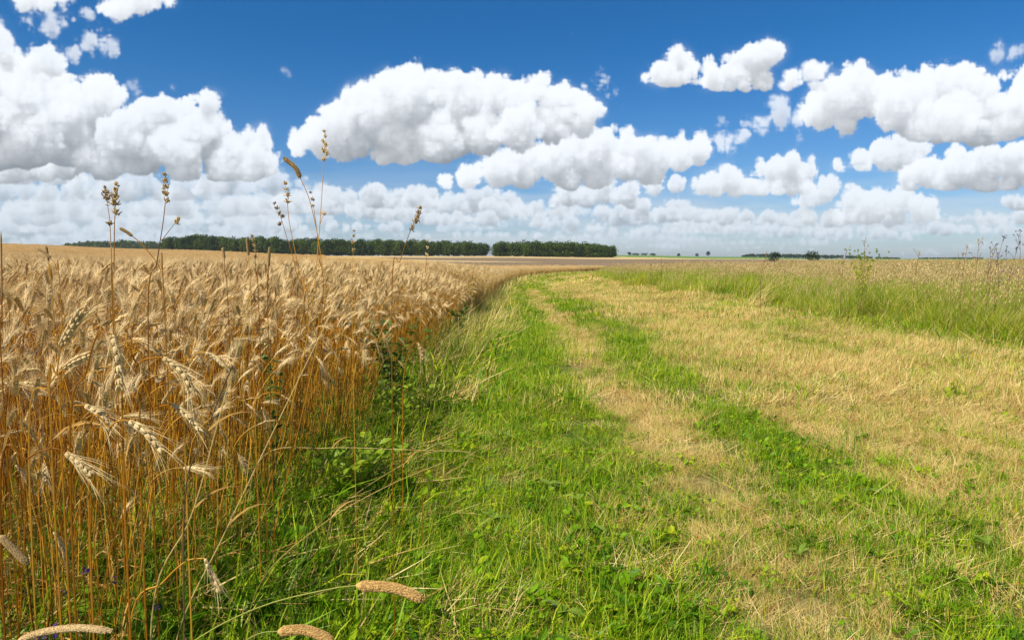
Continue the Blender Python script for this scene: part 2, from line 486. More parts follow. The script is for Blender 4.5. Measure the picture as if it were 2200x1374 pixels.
# smooth 2-D noise for plans of the place (patches of grass, ripples of the field edge)
_lat = R.random((64, 64))
def noise2(x, y, s):
    x = np.asarray(x, float) / s + 17.3; y = np.asarray(y, float) / s + 5.7
    i = np.floor(x).astype(int); j = np.floor(y).astype(int); fx = x - i; fy = y - j
    fx = fx * fx * (3 - 2 * fx); fy = fy * fy * (3 - 2 * fy)
    g = lambda a, b: _lat[a % 64, b % 64]
    return (g(i, j) * (1 - fx) + g(i + 1, j) * fx) * (1 - fy) + (g(i, j + 1) * (1 - fx) + g(i + 1, j + 1) * fx) * fy
def fbm2(x, y, s):
    return (noise2(x, y, s) + .5 * noise2(x, y, s * .47) + .25 * noise2(x, y, s * .21)) / 1.75


# ------------------------------------------------------------------ materials
def mat(name, c0, c1, trans=0.0, rough=.6, spec=.2, patch=None, c2=None, rnd=.5):
    """Plant tissue: colour runs from c0 to c1 with the tint of the piece and a chance per plant; light passes through thin parts."""
    m = bpy.data.materials.new(name); m.use_nodes = True
    t = m.node_tree; t.nodes.clear(); N = t.nodes.new; L = t.links.new
    at_ = N('ShaderNodeAttribute'); at_.attribute_name = 'tint'
    oi = N('ShaderNodeObjectInfo')
    ma = N('ShaderNodeMath'); ma.operation = 'MULTIPLY_ADD'; L(oi.outputs['Random'], ma.inputs[0]); ma.inputs[1].default_value = rnd; ma.inputs[2].default_value = -rnd / 2
    ad = N('ShaderNodeMath'); ad.operation = 'ADD'; ad.use_clamp = True; L(at_.outputs['Fac'], ad.inputs[0]); L(ma.outputs[0], ad.inputs[1])
    rp = N('ShaderNodeValToRGB'); L(ad.outputs[0], rp.inputs[0])
    rp.color_ramp.elements[0].color = (*c0, 1); rp.color_ramp.elements[1].color = (*c1, 1)
    if c2: e = rp.color_ramp.elements.new(.5); e.color = (*c2, 1)
    colr = rp.outputs[0]
    if patch:
        ge = N('ShaderNodeNewGeometry'); no = N('ShaderNodeTexNoise'); no.inputs['Scale'].default_value = patch[0]; no.inputs['Detail'].default_value = 3
        L(ge.outputs['Position'], no.inputs['Vector'])
        mr = N('ShaderNodeMapRange'); L(no.outputs[0], mr.inputs[0]); mr.inputs[1].default_value = .4; mr.inputs[2].default_value = .66
        mx = N('ShaderNodeMix'); mx.data_type = 'RGBA'; L(mr.outputs[0], mx.inputs[0]); L(colr, mx.inputs[6]); mx.inputs[7].default_value = (*patch[1], 1)
        m2 = N('ShaderNodeMix'); m2.data_type = 'RGBA'; m2.inputs[0].default_value = patch[2]; L(colr, m2.inputs[6]); L(mx.outputs[2], m2.inputs[7])
        colr = m2.outputs[2]
    b = N('ShaderNodeBsdfPrincipled'); L(colr, b.inputs['Base Color']); b.inputs['Roughness'].default_value = rough
    b.inputs['Specular IOR Level'].default_value = spec
    o = N('ShaderNodeOutputMaterial')
    if trans > 0:
        tr = N('ShaderNodeBsdfTranslucent'); L(colr, tr.inputs[0])
        ms = N('ShaderNodeMixShader'); ms.inputs[0].default_value = trans; L(b.outputs[0], ms.inputs[1]); L(tr.outputs[0], ms.inputs[2])
        L(ms.outputs[0], o.inputs[0])
    else:
        L(b.outputs[0], o.inputs[0])
    return m

M_STEM = mat('ripe_stem', (.20, .065, .004), (.84, .49, .06), .25, .5, .25, c2=(.50, .20, .010), rnd=.8)
M_STEM2 = mat('ripe_stem_top', (.46, .27, .055), (.80, .56, .17), .25, .5, .2)
M_EAR = mat('ripe_ear', (.47, .31, .115), (.86, .66, .34), .2, .6, .2)
M_DRYLEAF = mat('dry_leaf', (.36, .17, .03), (.64, .41, .12), .35, .6, .15)
M_GRASS = mat('green_blade', (.07, .17, .003), (.56, .58, .025), .45, .45, .2, c2=(.215, .40, .006), rnd=.6)
M_STRAW = mat('cut_straw', (.36, .25, .055), (.86, .69, .31), .30, .6, .15, c2=(.64, .48, .16), rnd=.6)
M_RUST = mat('rusty_straw', (.38, .19, .05), (.62, .37, .12), .25, .6, .15)
M_TALLG = mat('tall_green_blade', (.14, .25, .006), (.60, .56, .05), .45, .45, .2, c2=(.33, .45, .014), rnd=.7)
M_PANICLE = mat('seed_panicle', (.46, .30, .12), (.86, .66, .34), .3, .7, .1, rnd=.7)
M_HEAD = mat('dry_seed_head', (.42, .27, .10), (.86, .66, .34), .15, .7, .1, rnd=.5)
M_DARKHEAD = mat('dark_seed_head', (.20, .12, .05), (.52, .36, .16), .0, .7, .1, rnd=.5)
M_TIMOTHY = mat('timothy_head', (.36, .20, .06), (.72, .47, .17), .1, .7, .1)
M_GSTEM = mat('green_stem', (.16, .22, .03), (.36, .36, .06), .2, .5, .2)
M_LEAFD = mat('weed_leaf', (.05, .10, .012), (.18, .26, .03), .35, .45, .25)
M_LEAFL = mat('lime_leaf', (.20, .33, .02), (.38, .46, .03), .45, .45, .2)
M_PLANTAIN = mat('broad_leaf', (.13, .22, .02), (.30, .40, .05), .35, .4, .3)
M_PURPLE = mat('purple_petal', (.06, .025, .17), (.13, .06, .30), .3, .6, .1)
M_CHIC = mat('blue_petal', (.16, .15, .28), (.34, .32, .48), .3, .6, .1)
M_BROWNST = mat('brown_stem', (.10, .06, .03), (.24, .15, .07), .0, .6, .1)
M_CROWN = mat('tree_leaf', (.018, .042, .007), (.12, .17, .024), .3, .6, .15, c2=(.058, .10, .013), rnd=.8)
M_CROWN2 = mat('dark_tree_leaf', (.006, .016, .004), (.03, .05, .012), .15, .6, .15)
M_TRUNK = mat('bark', (.05, .04, .03), (.16, .13, .10), .0, .8, .1)
M_BIRCH = mat('pale_bark', (.20, .18, .15), (.42, .40, .36), .0, .8, .1)


def ground_mat(name, attr=None, base=(.1, .1, .05), scale=3.0, amount=.5, dark=.55, stretch=None):
    """Soil and stubble: the plan colour of the place broken up by noise."""
    m = bpy.data.materials.new(name); m.use_nodes = True
    t = m.node_tree; N = t.nodes.new; L = t.links.new
    b = t.nodes['Principled BSDF']; b.inputs['Roughness'].default_value = .9; b.inputs['Specular IOR Level'].default_value = .1
    ge = N('ShaderNodeNewGeometry')
    vec = ge.outputs['Position']
    if stretch:
        mp = N('ShaderNodeMapping'); L(vec, mp.inputs[0]); mp.inputs['Scale'].default_value = stretch; vec = mp.outputs[0]
    no = N('ShaderNodeTexNoise'); no.inputs['Scale'].default_value = scale; no.inputs['Detail'].default_value = 7; no.inputs['Roughness'].default_value = .65
    L(vec, no.inputs['Vector'])
    mr = N('ShaderNodeMapRange'); L(no.outputs[0], mr.inputs[0]); mr.inputs[1].default_value = .3; mr.inputs[2].default_value = .7; mr.inputs[3].default_value = 1 - amount; mr.inputs[4].default_value = 1 + amount
    mx = N('ShaderNodeMix'); mx.data_type = 'RGBA'; mx.blend_type = 'MULTIPLY'; mx.inputs[0].default_value = 1.0
    if attr:
        a = N('ShaderNodeAttribute'); a.attribute_name = attr; L(a.outputs['Color'], mx.inputs[6])
    else:
        mx.inputs[6].default_value = (*base, 1)
    L(mr.outputs[0], mx.inputs[7])
    L(mx.outputs[2], b.inputs['Base Color'])
    bp = N('ShaderNodeBump'); bp.inputs['Strength'].default_value = .6; bp.inputs['Distance'].default_value = .04; L(no.outputs[0], bp.inputs['Height']); L(bp.outputs[0], b.inputs['Normal'])
    return m

# ------------------------------------------------------------------ the lie of the land
_RR = np.array([0, 8, 15, 35, 60, 100, 150, 200, 350, 480, 900, 1500, 4000, 12000.0])
_UC = (np.array([-900, 0, 350, 700, 1050, 1330, 1550, 1800, 2200, 3000.0]) - 1100) / F
_ZZ = np.array([
    [0, 0, 0, .2, .6, 1.7, 2.9, 4.0, 7.2, 8.0, 9.0, 9.0, 9, 9],
    [0, 0, 0, .1, .4, 1.2, 2.3, 3.3, 6.3, 7.2, 8.6, 8.6, 8, 8],
    [0, 0, -.03, -.05, .1, .6, 1.4, 2.2, 4.4, 6.1, 9.5, 9.0, 8, 8],
    [0, 0, -.12, -.32, -.40, -.25, .1, .6, 2.2, 3.3, 5.0, 5.0, 5, 5],
    [0, -.02, -.18, -.62, -.88, -1.30, -1.50, -.3, 1.85, 3.1, 5.0, 5.0, 5, 5],
    [0, 0, -.02, -.06, -.42, -1.10, -1.55, -.45, 1.05, 2.3, 6.1, 6.1, 6, 6],
    [0, 0, 0, 0, -.25, -.5, -.5, -.1, .9, 1.4, 4.0, 4.0, 4, 4],
    [0, 0, 0, 0, -.1, -.2, -.1, 0, .5, .8, 1.2, 1.3, 1.3, 1.3],
    [0, 0, 0, 0, 0, 0, 0, 0, .4, .6, 1.0, 1.2, 1.3, 1.3],
    [0, 0, 0, 0, 0, 0, 0, 0, .4, .6, 1.0, 1.2, 1.3, 1.3]])


def ground_z(x, y):
    x = np.asarray(x, float); y = np.asarray(y, float)
    r = np.hypot(x, y)
    u = np.clip(np.where(y > .05 * r + .01, x / np.maximum(y, .05 * r + .01), np.sign(x) * 9), _UC[0], _UC[-1])
    fi = np.clip(np.searchsorted(_UC, u, side='right') - 1, 0, len(_UC) - 2)
    fu = (u - _UC[fi]) / (_UC[fi + 1] - _UC[fi]); fu = fu * fu * (3 - 2 * fu)
    ri = np.clip(np.searchsorted(_RR, r, side='right') - 1, 0, len(_RR) - 2)
    fr = np.clip((r - _RR[ri]) / (_RR[ri + 1] - _RR[ri]), 0, 1)
    # monotone-ish cubic along the distance
    def prof(c):
        z0 = _ZZ[c, ri]; z1 = _ZZ[c, ri + 1]
        d1 = (z1 - z0)
        rm = np.maximum(ri - 1, 0); rp = np.minimum(ri + 2, len(_RR) - 1)
        w = _RR[ri + 1] - _RR[ri]
        sL = np.where(ri > 0, (z1 - _ZZ[c, rm]) / np.maximum(_RR[ri + 1] - _RR[rm], 1), 0) * w
        sR = np.where(ri < len(_RR) - 2, (_ZZ[c, rp] - z0) / np.maximum(_RR[rp] - _RR[ri], 1), 0) * w
        h = fr; return z0 + h * sL + h * h * (3 * d1 - 2 * sL - sR) + h ** 3 * (sL + sR - 2 * d1)
    z = prof(fi) * (1 - fu) + prof(fi + 1) * fu
    back = np.clip((y / np.maximum(r, .01) + .2) / .4, 0, 1)
    z = z * back
    return z + .025 * (fbm2(x, y, 1.3) - .5) * np.clip(r / 3, 0, 1)


def bend(y):
    """How far the track has swung to the right at distance y."""
    q = np.maximum(0, np.asarray(y, float) - 30)
    return np.where(q < 130, .00142 * q * q, .00142 * 130 * 130 + .369 * (q - 130))


def lane(x, y): return np.asarray(x, float) - bend(y)
def verge_edge(y): return np.interp(y, [0, 6, 12, 20, 34, 60, 200], [7.2, 7.1, 6.5, 6.4, 5.0, 7.2, 8.5])
def wheat_edge(y): return -1.0 - .12 * np.clip(1.5 - np.asarray(y, float), 0, 2)

def greenness(x, y):
    """Share of live grass on the mown track: three green lanes, a worn wheel line and a wide mown swath."""
    l = lane(x, y); n = fbm2(x, y, .9) - .5; nf = fbm2(x * 1.0 + 31, y * .5, 2.6) - .5
    l = l + (fbm2(x + 9, y, 2.2) - .5) * .26
    g = np.interp(l, [-1.9, -1.2, -.5, .46, .66, .84, 1.22, 1.44, 1.62, 1.88, 2.12, 3.4, 6.2, 6.8], [.15, .90, 1.0, 1.0, .70, .10, .08, .80, .93, .84, .16, .10, .16, .7])
    near = np.clip((4.6 - np.asarray(y, float)) / 2.4, 0, 1)
    near = near * np.clip((l - .1) / .3, 0, 1)
    g = g * (1 - near) + near * np.clip(g * .62 + .24, 0, 1)
    return np.clip(g + n * np.interp(y, [6, 25], [.46, .13]) + nf * np.interp(y, [6, 25], [.38, .10]), 0.02, .99)


# polar sheet of faces round the viewpoint: fine near by, coarse far away
u_in = np.linspace(-1.05, 1.05, 260)
az = np.concatenate([np.arctan(u_in), np.linspace(math.atan(1.05), 2 * math.pi - math.atan(1.05), 60)[1:-1]])
rr = np.concatenate([[0.02], np.geomspace(.5, 60, 120), np.geomspace(60, 480, 150)[1:], np.geomspace(480, 5000, 46)[1:]])
AZ, RRg = np.meshgrid(az, rr)
GX = RRg * np.sin(AZ); GY = RRg * np.cos(AZ)
GZ = ground_z(GX, GY)
na, nr = len(az), len(rr)
i_r, i_a = np.meshgrid(np.arange(nr - 1), np.arange(na), indexing='ij')
quad = np.stack([i_r * na + i_a, i_r * na + (i_a + 1) % na, (i_r + 1) * na + (i_a + 1) % na, (i_r + 1) * na + i_a], -1)[..., ::-1]
cx = (GX[:-1] + GX[1:]) / 2; cy = (GY[:-1] + GY[1:]) / 2; cr = np.hypot(cx, cy)
cu = np.where(cy > .1 * cr, cx / np.maximum(cy, .1 * cr), np.sign(cx) * 9)
pxc = cu * F + 1100
region = np.zeros(cx.shape, int)                      # 0 ground, 1 ploughed, 2 stubble, 3 green field
in_view_side = cy > 0
wob = (fbm2(cx, cy, 60) - .5) * 26
plough = in_view_side & (pxc > 700) & (cr > 163) & (cr < np.interp(pxc, [700, 800, 1050, 1330, 1600], [290, 330, 352, 352, 380]) + wob * .3) & (cr > np.interp(pxc, [700, 760, 900, 1050], [288, 250, 185, 163]))
strip = plough & (cr > 232) & (cr < np.interp(pxc, [700, 900, 1180], [266, 262, 232]))      # an unploughed ribbon
region[plough & ~strip] = 1
region[in_view_side & (pxc > 560) & (region == 0) & (cr > np.interp(pxc, [560, 700, 760, 1050], [300, 270, 240, 160])) & (cr < 520)] = 2
region[in_view_side & (pxc > 1250) & (cr >= np.interp(pxc, [1250, 1330, 1500, 2400], [520, 520, 470, 430]))] = 3

def sheet(name, sel, material, colour=None):
    q = quad[sel]
    used, inv = np.unique(q.ravel(), return_inverse=True)
    V = np.stack([GX.ravel()[used], GY.ravel()[used], GZ.ravel()[used]], 1)
    me = bpy.data.meshes.new(name); me.from_pydata(V.tolist(), [], inv.reshape(-1, 4).tolist())
    me.materials.append(material)
    me.polygons.foreach_set('use_smooth', [True] * len(q))
    if colour is not None:
        a = me.attributes.new('plan', 'FLOAT_COLOR', 'POINT'); a.data.foreach_set('color', colour(V[:, 0], V[:, 1]).astype(np.float32).ravel())
    me.update()
    return tag(obj(name, me), kind='structure')

def plan_colour(x, y):
    g = greenness(x, y)[:, None]; l = lane(x, y); r = np.hypot(x, y)
    green = np.array((.075, .15, .014)); dry = np.array((.40, .28, .105)); soil = np.array((.11, .075, .035))
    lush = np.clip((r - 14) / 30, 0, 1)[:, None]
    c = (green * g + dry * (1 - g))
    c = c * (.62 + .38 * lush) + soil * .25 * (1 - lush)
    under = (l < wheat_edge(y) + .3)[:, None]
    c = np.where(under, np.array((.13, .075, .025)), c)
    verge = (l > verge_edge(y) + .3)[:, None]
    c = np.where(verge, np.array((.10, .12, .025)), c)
    far = (r > 162)[:, None]
    c = np.where(far, np.array((.42, .30, .11)), c)
    return np.concatenate([c, np.ones((len(x), 1))], 1)

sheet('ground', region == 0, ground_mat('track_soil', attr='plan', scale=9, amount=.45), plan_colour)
sheet('ploughed_field', region == 1, ground_mat('ploughed_soil', base=(.20, .142, .080), scale=.05, amount=.28, stretch=(1, 6, 1)))
sheet('stubble_field', region == 2, ground_mat('stubble', base=(.50, .36, .16), scale=.06, amount=.22, stretch=(1, 5, 1)))
sheet('green_field', region == 3, ground_mat('green_crop', base=(.12, .21, .045), scale=.02, amount=.35, stretch=(1, 3, 1)))


# ------------------------------------------------------------------ scattering of what nobody could count
_store = {}
def proto_set(name, meshes):
    c = bpy.data.collections.new(name)
    for k, me in enumerate(meshes):
        o = bpy.data.objects.new('%s_%03d' % (name, k), me)
        c.objects.link(o)
    return c

def scatter(name, label, cat, coll, pts, rot, scl, idx, kind='stuff'):
    """One object: a cloud of points that plants the tufts of coll."""
    me = bpy.data.meshes.new(name)
    me.from_pydata(np.asarray(pts, float).tolist(), [], [])
    a = me.attributes.new('rot', 'FLOAT_VECTOR', 'POINT'); a.data.foreach_set('vector', np.asarray(rot, np.float32).ravel())
    a = me.attributes.new('scl', 'FLOAT', 'POINT'); a.data.foreach_set('value', np.asarray(scl, np.float32).ravel())
    a = me.attributes.new('idx', 'INT', 'POINT'); a.data.foreach_set('value', np.asarray(idx, np.int32).ravel())
    o = obj(name, me)
    ng = bpy.data.node_groups.new(name + '_planting', 'GeometryNodeTree')
    ng.interface.new_socket('Geometry', in_out='INPUT', socket_type='NodeSocketGeometry')
    ng.interface.new_socket('Geometry', in_out='OUTPUT', socket_type='NodeSocketGeometry')
    n = ng.nodes.new; L = ng.links.new
    gi = n('NodeGroupInput'); go = n('NodeGroupOutput')
    ci = n('GeometryNodeCollectionInfo'); ci.inputs['Collection'].default_value = coll
    ci.inputs['Separate Children'].default_value = True; ci.inputs['Reset Children'].default_value = True
    ip = n('GeometryNodeInstanceOnPoints'); ip.inputs['Pick Instance'].default_value = True
    def na_(nm, t):
        q = n('GeometryNodeInputNamedAttribute'); q.data_type = t; q.inputs['Name'].default_value = nm; return q.outputs[0]
    L(gi.outputs[0], ip.inputs['Points']); L(ci.outputs[0], ip.inputs['Instance'])
    L(na_('idx', 'INT'), ip.inputs['Instance Index']); L(na_('rot', 'FLOAT_VECTOR'), ip.inputs['Rotation']); L(na_('scl', 'FLOAT'), ip.inputs['Scale'])
    L(ip.outputs[0], go.inputs[0])
    md = o.modifiers.new('planting', 'NODES'); md.node_group = ng
    return tag(o, label, cat, kind=kind)

HALF = 0.80                      # half width of the planted wedge per metre ahead
def wedge(y0, y1, density, margin=.5):
    """Random ground points between two distances in the wedge that can be seen from near the camera."""
    area = (HALF * (y0 + y1) + 2 * margin) * (y1 - y0)
    n = int(area * density)
    y = np.sqrt(R.random(n) * (y1 ** 2 - y0 ** 2) + y0 ** 2)
    x = (R.random(n) * 2 - 1) * (HALF * y + margin)
    return x, y

# ------------------------------------------------------------------ grass and mown straw of the track
def mixed_patch(seed, size, n, h, w, green, broad=0):
    """A hand of turf: live blades, upright and laid over, with cut straw among them; green is the live share."""
    g = np.random.default_rng(seed); b = MB()
    tus = [((g.random(2) - .5) * size, g.uniform(.7, 1.5), g.uniform(0, 6.283)) for _ in range(5)]
    for k in range(n):
        x, y = (g.random(2) - .5) * size; hh = 1.0
        if g.random() < green:
            yaw = g.uniform(0, 6.283); lean = abs(g.normal(.35, .35))
            if g.random() < .5:
                t = tus[g.integers(0, 5)]; o = g.normal(0, .13 * size, 2); x, y = t[0] + o; hh = t[1]; yaw = math.atan2(o[1], o[0]) + g.normal(0, .7)
            if g.random() < .28: lean = g.uniform(.9, 1.4)
            blade(b, (x, y, g.uniform(-.01, .015)), yaw, h * hh * g.uniform(.45, 1.25), w * g.uniform(.5, 1.4), lean, g.uniform(.1, 1.5), np.clip(g.normal(.5, .27), 0, 1), 0, 3, g.uniform(-.8, .8))
        else:
            rust = g.random() < .15; flat = g.random() < .5
            lean = g.uniform(1.1, 1.5) if flat else g.uniform(.3, 1.05)
            z = g.uniform(0, .03) if flat else -.01
            blade(b, (x, y, z), g.normal(.5, .8) + (3.14 if g.random() < .15 else 0), h * g.uniform(.6, 1.5) * (1.1 if flat else .85), w * g.uniform(.4, 1.05), lean, g.uniform(-.1, .35), np.clip(g.normal(.5, .28), 0, 1), 2 if rust else 1, 3, g.uniform(-.7, .7))
    if broad:
        for k in range(broad):
            c = np.array((*((g.random(2) - .5) * size), g.uniform(.02, .06)))
            for j in range(g.integers(2, 5)):
                a = g.uniform(0, 6.283); leaf(b, c, (math.cos(a), math.sin(a), g.uniform(.2, 1.2)), norm((g.normal(0, .4), g.normal(0, .4), 1)), h * g.uniform(.22, .5), h * g.uniform(.14, .28), np.clip(g.normal(.4, .25), 0, 1), 0)
    return b
G_LOD = [(.20, 120, .090, .0032, 9), (.45, 190, .115, .0056, 8), (.62, 200, .115, .0115, 6), (1.3, 250, .12, .026, 5)]
S_LOD = [(.20, 130, .112, .0028, 9), (.45, 210, .14, .0046, 8), (.62, 210, .15, .0095, 6), (1.3, 250, .13, .024, 5)]
RINGS = [(.9, 3.4, 150), (3.4, 5.5, 100), (5.5, 13, 28), (13, 38, 12), (38, 175, 2.4)]
gm_, sm_ = [], []
g_off, s_off = [0], [0]
for q, (s, n, h, w, k) in enumerate(G_LOD):
    gm_ += [mixed_patch(100 * q + j, s, n, h, w, (.96, .78, .90, .66)[j % 4], (0, 0, 7, 0, 3)[j % 5] if q < 3 else 0).mesh('green_tuft', [M_GRASS, M_STRAW, M_RUST]) for j in range(k)]; g_off.append(g_off[-1] + k)
for q, (s, n, h, w, k) in enumerate(S_LOD):
    sm_ += [mixed_patch(900 + 100 * q + j, s, n, h, w, (.03, .15, .07, .22)[j % 4]).mesh('straw_tuft', [M_GRASS, M_STRAW, M_RUST]) for j in range(k)]; s_off.append(s_off[-1] + k)
C_GREEN = proto_set('green_tuft', gm_); C_STRAW = proto_set('straw_tuft', sm_)
GP, SP = [[], [], [], []], [[], [], [], []]
for q, (y0, y1, dens) in zip((0, 0, 1, 2, 3), RINGS):
    x, y = wedge(y0, y1, dens, 2.6)
    l = lane(x, y)
    keep = (l > wheat_edge(y) - np.where(y < 6, 1.3, .5)) & (l < verge_edge(y) + .9)
    x, y, l = x[keep], y[keep], l[keep]
    g = greenness(x, y)
    pick = R.random(len(x)) < g
    z = ground_z(x, y)
    hi = np.clip(1.0 - .25 * np.clip((np.abs(l - 1.0) < .34), 0, 1) + 1.3 * np.clip((-.30 - l) / .6, 0, 1) + .7 * np.clip((l - verge_edge(y) + .5) / .8, 0, 1),   .5, 2.6) * (.72 + .6 * fbm2(x, y, .7))
    for sel, dst, off in ((pick, GP, g_off), (~pick, SP, s_off)):
        m = sel.sum(); k = off[q + 1] - off[q]
        yaw = R.random(m) * 6.283 if dst is GP else (fbm2(x[sel], y[sel], 1.8) - .5) * 3.6 + R.normal(0, .35, m)
        dst[0].append(np.stack([x[sel], y[sel], z[sel]], 1))
        dst[1].append(np.stack([R.normal(0, .08, m), R.normal(0, .08, m), yaw], 1))
        dst[2].append(hi[sel] * R.uniform(.75, 1.25, m))
        dst[3].append(off[q] + R.integers(0, k, m))
scatter('green_grass', 'short green grass growing in lanes along the mown track', 'grass', C_GREEN, *[np.concatenate(a) for a in GP])
scatter('mown_straw', 'dry pale mown straw lying along the wheel line and swath of the track', 'straw', C_STRAW, *[np.concatenate(a) for a in SP])

# ------------------------------------------------------------------ rough verge to the right
def verge_patch(seed, size, ng_, np_, wmul):
    g = np.random.default_rng(seed); b = MB()
    for k in range(ng_):
        x, y = (g.random(2) - .5) * size
        blade(b, (x, y, -.01), g.normal(.4, 1.5), g.uniform(.40, 1.12), .008 * wmul * g.uniform(.5, 1.3), g.uniform(.05, .7), g.uniform(.3, 2.0), np.clip(g.normal(.5, .27), 0, 1), 3 if g.random() < .2 else 0, 4, g.uniform(-.6, .6))
    for k in range(np_):
        x, y = (g.random(2) - .5) * size
        h = g.uniform(.88, 1.16); yaw = g.normal(.3, .9); ln = g.uniform(.02, .22)
        c, s = math.cos(yaw), math.sin(yaw)
        top = np.array((x + c * math.sin(ln) * h, y + s * math.sin(ln) * h, h * math.cos(ln)))
        tube(b, [(x, y, 0), top], .0012 * wmul, .0008 * wmul, 3, 2, g.uniform(0, 1))
        for j in range(9):
            f = g.uniform(.0, 1); p = top + np.array((c * .05, s * .05, .13)) * f
            blade(b, p - (0, 0, .05), g.uniform(0, 6.28), g.uniform(.03, .06), .010 * wmul * (1.1 - f * .6), g.uniform(.2, 1.0), .4, np.clip(g.normal(.5, .3), 0, 1), 1, 2)
    return b
V_LOD = [(.6, 260, 13, 1.0, 7), (1.3, 500, 30, 2.0, 6), (3.0, 640, 60, 5.0, 5)]
vm_, v_off = [], [0]
for q, (s, a, p, w, k) in enumerate(V_LOD):
    vm_ += [verge_patch(2000 + 100 * q + j, s, a, p, w).mesh('verge_tuft', [M_TALLG, M_PANICLE, M_GSTEM, M_STRAW]) for j in range(k)]; v_off.append(v_off[-1] + k)
C_VERGE = proto_set('verge_tuft', vm_)
VP = [[], [], [], []]
for q, (y0, y1, dens, depth) in enumerate([(4, 18, 7.5, 9), (18, 50, 1.6, 16), (50, 130, .28, 60)]):
    x, y = wedge(y0, y1, dens, 2.0)
    l = lane(x, y) - verge_edge(y) - (fbm2(x, y, 2.2) - .5) * 1.3
    keep = (l > 0) & (l < depth) & (R.random(len(x)) < np.clip(.35 + l * 1.2, 0, 1)) & ~((y < 6) & (x < 7))
    x, y, l = x[keep], y[keep], l[keep]; m = len(x); k = v_off[q + 1] - v_off[q]
    VP[0].append(np.stack([x, y, ground_z(x, y)], 1))
    VP[1].append(np.stack([R.normal(0, .06, m) - .05, R.normal(.10, .09, m), R.normal(0, .5, m)], 1))
    VP[2].append(np.clip(.60 + .42 * np.clip(l, 0, 1), 0, 1.0) * np.interp(y, [9, 18], [1.10, 1.0]) * (.62 + .46 * fbm2(x, y, 1.7)) * R.uniform(.9, 1.08, m))
    VP[3].append(v_off[q] + R.integers(0, k, m))
scatter('verge_grass', 'tall rough verge grass, green below with pinkish dry panicles above', 'grass', C_VERGE, *[np.concatenate(a) for a in VP])

# shaggy dry and green grass along the foot of the wheat
def fringe_patch(seed, size, n, wmul):
    g = np.random.default_rng(seed); b = MB()
    for k in range(n):
        x, y = (g.random(2) - .5) * size; dry = g.random() < .45
        blade(b, (x, y, -.01), g.normal(.0, 1.2), g.uniform(.3, .85) * (1 if dry else .7), .0045 * wmul * g.uniform(.5, 1.4), abs(g.normal(.3, .25)), g.uniform(.2, 1.6), np.clip(g.normal(.55, .27), 0, 1), 1 if dry else 0, 4, g.uniform(-.7, .7))
    return b
fm_, f_off = [], [0]
for q, (s, n, w, k) in enumerate([(.4, 80, 1.0, 6), (.8, 130, 2.2, 5), (2.0, 200, 6.0, 5)]):
    fm_ += [fringe_patch(7000 + 100 * q + j, s, n, w).mesh('fringe_tuft', [M_TALLG, M_STRAW]) for j in range(k)]; f_off.append(f_off[-1] + k)
C_FR = proto_set('fringe_tuft', fm_)
FP = [[], [], [], []]
for q, (y0, y1, per_m, wd) in enumerate([(3.0, 9, 2.5, .5), (9, 32, 4.5, .9), (32, 165, 2.2, 1.5)]):
    m = int((y1 - y0) * per_m); y = R.uniform(y0, y1, m)
    x = bend(y) + wheat_edge(y) + R.normal(.10, wd * .4, m)
    keep = fbm2(x * 2, y, 2.5) > (.42 if q == 0 else .30)
    x, y = x[keep], y[keep]; m = len(x); k = f_off[q + 1] - f_off[q]
    FP[0].append(np.stack([x, y, ground_z(x, y)], 1)); FP[1].append(np.stack([R.normal(0, .1, m), R.normal(.12, .12, m), R.uniform(-.8, .8, m)], 1))
    FP[2].append(R.uniform(.55, 1.15, m)); FP[3].append(f_off[q] + R.integers(0, k, m))
scatter('edge_grass', 'shaggy dry and green grass along the foot of the wheat edge', 'grass', C_FR, *[np.concatenate(a) for a in FP])

